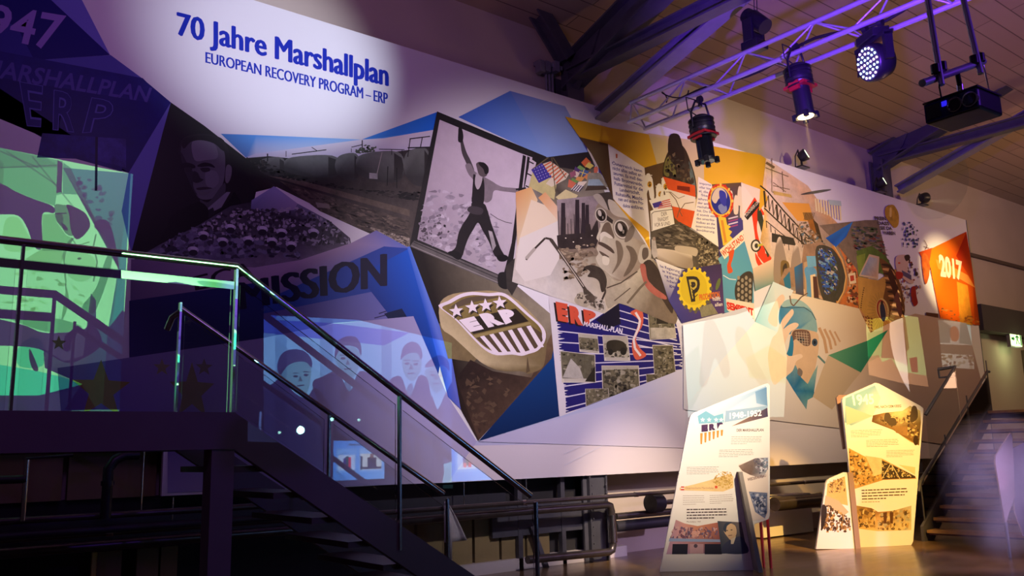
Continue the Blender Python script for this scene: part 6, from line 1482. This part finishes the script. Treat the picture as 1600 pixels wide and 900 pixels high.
k.poly(pp('1078,850 1099,850 1099,865 1078,865'), (196, 160, 170)); k.poly(ell(1087, 853, 3, 3), (90, 80, 96)); letters(k, 'ERP', pp('1081,830 1094,829 1094,838 1082,839'), (220, 170, 160), 0.08)
k.poly(pp('1121,814 1158,816 1167,860 1168,864 1128,865'), [(70, 76, 90), (120, 110, 110), (60, 70, 80), (20, 60, 80), (70, 80, 96)])
k.poly(smooth(pp('1130,853 1138,845 1146,842 1156,838 1164,846 1168,864 1130,864')), (70, 74, 100)); k.poly(smooth(pp('1131,828 1134,820 1142,818 1149,822 1151,832 1148,840 1142,844 1136,838 1132,832')), (222, 190, 150)); k.poly(smooth(pp('1130,826 1134,817 1144,816 1136,822 1134,832')), (60, 70, 90)); k.poly(pp('1142,843 1150,838 1146,850 1142,850'), (226, 214, 190))
for e in ((1136, 829), (1143, 828)): k.poly(ell(e[0], e[1], 1.8, 0.9, 6), (80, 70, 70))
line(k, (1138, 837), (1144, 836), 0.9, (120, 80, 70))
# right part of the stand
k.poly(pp('1154,726 1172,720 1200,714 1201,800 1196,811 1176,814 1160,745'), (226, 214, 206))
k.poly(pp('1154,728 1180,716 1200,715 1200,732 1192,748 1172,742 1160,736'), [(150, 130, 120), (110, 100, 100), (150, 170, 200), (110, 130, 150), (200, 190, 190), (110, 90, 80), (120, 100, 90)], 0.3)
blobs(k, pp('1175,716 1200,715 1200,738 1185,742'), 22, (1.5, 4), (1.5, 4), [(60, 60, 80), (226, 226, 236), (120, 110, 120)], 203)
letters(k, 'WIEDERAUFBAU', pp('1168,747 1197,741 1197,745 1168,752'), (110, 80, 76), 0.02)
k.poly(pp('1170,768 1199,770 1199,800 1195,810 1180,800'), (120, 130, 160), 0.3); blobs(k, pp('1172,770 1199,772 1198,806 1182,800'), 34, (1.5, 4), (1.5, 5), [(30, 44, 80), (226, 226, 236), (90, 110, 150), (50, 60, 90)], 204)
k.build()
BR_ = [(90, 64, 34), (150, 116, 60), (206, 176, 110), (60, 44, 26), (176, 140, 80), (226, 206, 150)]
k = Ink('printed_front', pl2[0], pl2[1], s2, start=0.0006)
k.poly(pp('1321,622 1367,602 1376,622 1364,650 1330,665 1320,660'), [(120, 170, 190), (140, 184, 200), (176, 206, 206), (206, 216, 200), (130, 170, 184), (110, 160, 184)])
k.poly(pp('1321,634 1364,650 1323,664'), (196, 190, 170)); 
for dx in (-0.5, 0, 0.5): letters(k, '1945', pp('1331,617 1365,615 1366,632 1334,634'), (250, 250, 246), 0.03)
letters(k, '1945, NACH DEM KRIEG', pp('1366,634 1408,632 1408,637 1367,639'), (110, 96, 70), 0.02)
k.poly(pp('1364,649 1382,645 1410,642 1422,634 1438,642 1439,660 1436,696 1422,690 1396,672 1362,659'), [(96, 70, 44), (150, 116, 70), (220, 206, 150), (150, 150, 110), (206, 196, 140), (120, 100, 60), (110, 84, 40), (220, 190, 110), (130, 96, 50), (90, 60, 34)], 0.2)
blobs(k, pp('1372,652 1386,646 1412,652 1420,640 1434,648 1437,690 1420,684 1400,670 1376,660'), 60, (1.5, 4.5), (1.5, 4), [(70, 50, 30), (120, 90, 54), (226, 206, 140), (60, 44, 28), (150, 120, 76)], 211)
for q in ('1383,646 1390,646 1392,658 1382,658', '1390,654 1399,654 1400,664 1389,664', '1425,636 1432,636 1434,652 1426,660 1422,656'): k.poly(smooth(pp(q)), (84, 70, 50))
k.poly(ell(1431, 688, 4, 8, 12), (60, 44, 28)); k.poly(pp('1396,666 1418,666 1418,682 1400,676'), (150, 116, 70), 0.2)
for i, q in enumerate(('1329,672 1379,670 1378,683 1330,684', '1353,687 1406,685 1406,698 1354,699', '1385,703 1429,702 1428,714 1385,715')): textlines(k, q, 5, (130, 110, 70), 0.5, 20 + i)
k.poly(pp('1326,700 1360,718 1377,716 1430,744 1432,748 1380,750 1335,764 1328,740'), (190, 150, 80), 0.3)
blobs(k, pp('1326,702 1350,714 1362,730 1378,748 1335,763 1328,740'), 90, (1.5, 4), (1.5, 4), BR_, 212)
k.poly(pp('1376,718 1430,744 1430,747 1378,749'), (60, 48, 34)); blobs(k, pp('1377,719 1429,744 1429,746 1379,748'), 60, (1.2, 3), (1.2, 3), [(226, 210, 150), (176, 150, 90), (40, 32, 24)], 213)
path(k, pp('1378,748 1392,724 1406,748'), 1.2, (200, 190, 150))
k.poly(pp('1352,712 1378,716 1378,740 1366,744'), (206, 190, 150), 0.2); k.poly(pp('1404,726 1430,730 1430,742'), (206, 200, 160))
textlines(k, '1346,764 1419,761 1418,780 1347,782', 4, (80, 62, 36), 1.6, 30); textlines(k, '1346,783 1408,781 1408,785 1347,786', 1, (150, 120, 70), 0.8, 31)
k.poly(pp('1338,790 1362,794 1372,800 1396,798 1424,790 1424,828 1372,830 1342,826'), [(150, 120, 70), (120, 84, 44), (150, 110, 60), (176, 140, 90), (180, 176, 150), (200, 190, 140), (226, 200, 130), (206, 170, 100)], 0.2)
blobs(k, pp('1338,792 1368,796 1368,824 1342,824'), 44, (1.5, 5), (2, 6), BR_, 214); blobs(k, pp('1370,802 1422,794 1422,828 1372,828'), 50, (2, 5), (1.5, 5), BR_ + [(170, 170, 150)], 215)
for x in (1380, 1390): k.poly([(x, 801), (x + 6, 800), (x + 5, 818), (x + 1, 818)], (90, 60, 34))
k.build()
k = Ink('printed_wing', pl3[0], pl3[1], s2, start=0.0006)
k.poly(pp('1293,756 1320,744 1325,790 1308,786 1290,790'), (206, 180, 110), 0.1)
blobs(k, pp('1296,752 1319,745 1321,768 1294,772'), 44, (1, 3), (1.5, 4), [(130, 100, 54), (226, 206, 140), (96, 70, 40), (176, 150, 90)], 221)
k.poly(pp('1290,774 1310,782 1326,800 1318,806 1288,790'), (190, 176, 140)); 
blobs(k, pp('1286,790 1294,788 1328,808 1330,832 1282,832'), 90, (1.5, 4), (2, 5), [(60, 44, 26), (110, 80, 44), (206, 176, 100), (40, 30, 20), (150, 116, 64)], 222)
k.poly(smooth(pp('1284,792 1290,790 1292,800 1288,820 1283,828')), (44, 36, 24), 0.4)
k.build()
# ---------------------------------------------------------------- haze and visible beams
def fog_mat(name, dens, color=(1, 1, 1), an=0.3, noise=None):
    m = bpy.data.materials.new(name); m.use_nodes = True; nt = m.node_tree; nt.nodes.clear()
    o = nt.nodes.new('ShaderNodeOutputMaterial'); v = nt.nodes.new('ShaderNodeVolumeScatter')
    v.inputs['Color'].default_value = (*color, 1); v.inputs['Density'].default_value = dens; v.inputs['Anisotropy'].default_value = an
    if noise:
        tc = nt.nodes.new('ShaderNodeTexCoord'); ln_ = nt.nodes.new('ShaderNodeVectorMath'); ln_.operation = 'LENGTH'
        n = nt.nodes.new('ShaderNodeTexNoise'); n.inputs['Scale'].default_value = noise; n.inputs['Detail'].default_value = 3
        nt.links.new(tc.outputs['Object'], ln_.inputs[0]); nt.links.new(tc.outputs['Object'], n.inputs['Vector'])
        mr = nt.nodes.new('ShaderNodeMapRange'); mr.inputs[1].default_value = 0.25; mr.inputs[2].default_value = 1.0; mr.inputs[3].default_value = 1.0; mr.inputs[4].default_value = 0.0
        nt.links.new(ln_.outputs['Value'], mr.inputs[0])
        m2 = nt.nodes.new('ShaderNodeMapRange'); m2.inputs[1].default_value = 0.35; m2.inputs[2].default_value = 0.7
        nt.links.new(n.outputs['Fac'], m2.inputs[0])
        a = nt.nodes.new('ShaderNodeMath'); a.operation = 'MULTIPLY'; b = nt.nodes.new('ShaderNodeMath'); b.operation = 'MULTIPLY'; b.inputs[1].default_value = dens
        nt.links.new(mr.outputs[0], a.inputs[0]); nt.links.new(m2.outputs[0], a.inputs[1]); nt.links.new(a.outputs[0], b.inputs[0]); nt.links.new(b.outputs[0], v.inputs['Density'])
    nt.links.new(v.outputs[0], o.inputs['Volume'])
    return m
def beam_haze(p0, p1, r0, r1, dens, color, power, label, cone):
    p0 = Vector(p0); p1 = Vector(p1)
    o = MB().tube([p0, p1], [r0, r1], 24).build('beam_haze', fog_mat('beam_fog', dens))
    tag(o, label, 'haze', kind='stuff')
    lamp('beam_light', 'SPOT', p0 - (p1 - p0).normalized() * 0.02, p1, color, power, spot_size=math.radians(cone), spot_blend=0.6, shadow_soft_size=0.01)
b0_ = atx(1259, 186, TX + 0.02)
beam_haze(b0_, atx(1275, 300, TX + 0.3), 0.05, 0.17, 0.12, (1.0, 0.62, 0.18), 200, 'amber light beam in haze falling below the middle profile spotlight', 14)
f0 = aty(1258, 243, 8.76)
beam_haze(f0, f0 + Vector((3.6, -0.7, -0.1)), 0.10, 0.75, 0.03, (1.0, 0.86, 0.35), 500, 'yellowish beam in haze right of the first flood light', 24)
f0 = aty(1452, 314, 8.72)
beam_haze(f0, f0 + Vector((5.0, -1.0, 0.5)), 0.04, 0.4, 0.03, (1.0, 0.80, 0.45), 400, 'faint narrow beam in haze right of the third flood light', 14)
hz = bpy.data.meshes.new('violet_haze'); bm = bmesh.new(); bmesh.ops.create_icosphere(bm, subdivisions=3, radius=1.0); bm.to_mesh(hz); bm.free()
ho = bpy.data.objects.new('violet_haze', hz); COL.objects.link(ho); hz.materials.append(fog_mat('violet_fog', 2.4, (1, 0.95, 1), 0.0, 2.2))
ho.location = atd(1568, 760, 10.6); ho.scale = (0.75, 0.75, 0.95)
tag(ho, 'drifting violet stage haze over the stairs at the right edge', 'haze', kind='stuff')
lamp('violet_beam_light', 'SPOT', (12.5, 1.0, 2.9), ho.location, (0.70, 0.50, 1.0), 1500, spot_size=math.radians(30), spot_blend=0.8, shadow_soft_size=0.1)
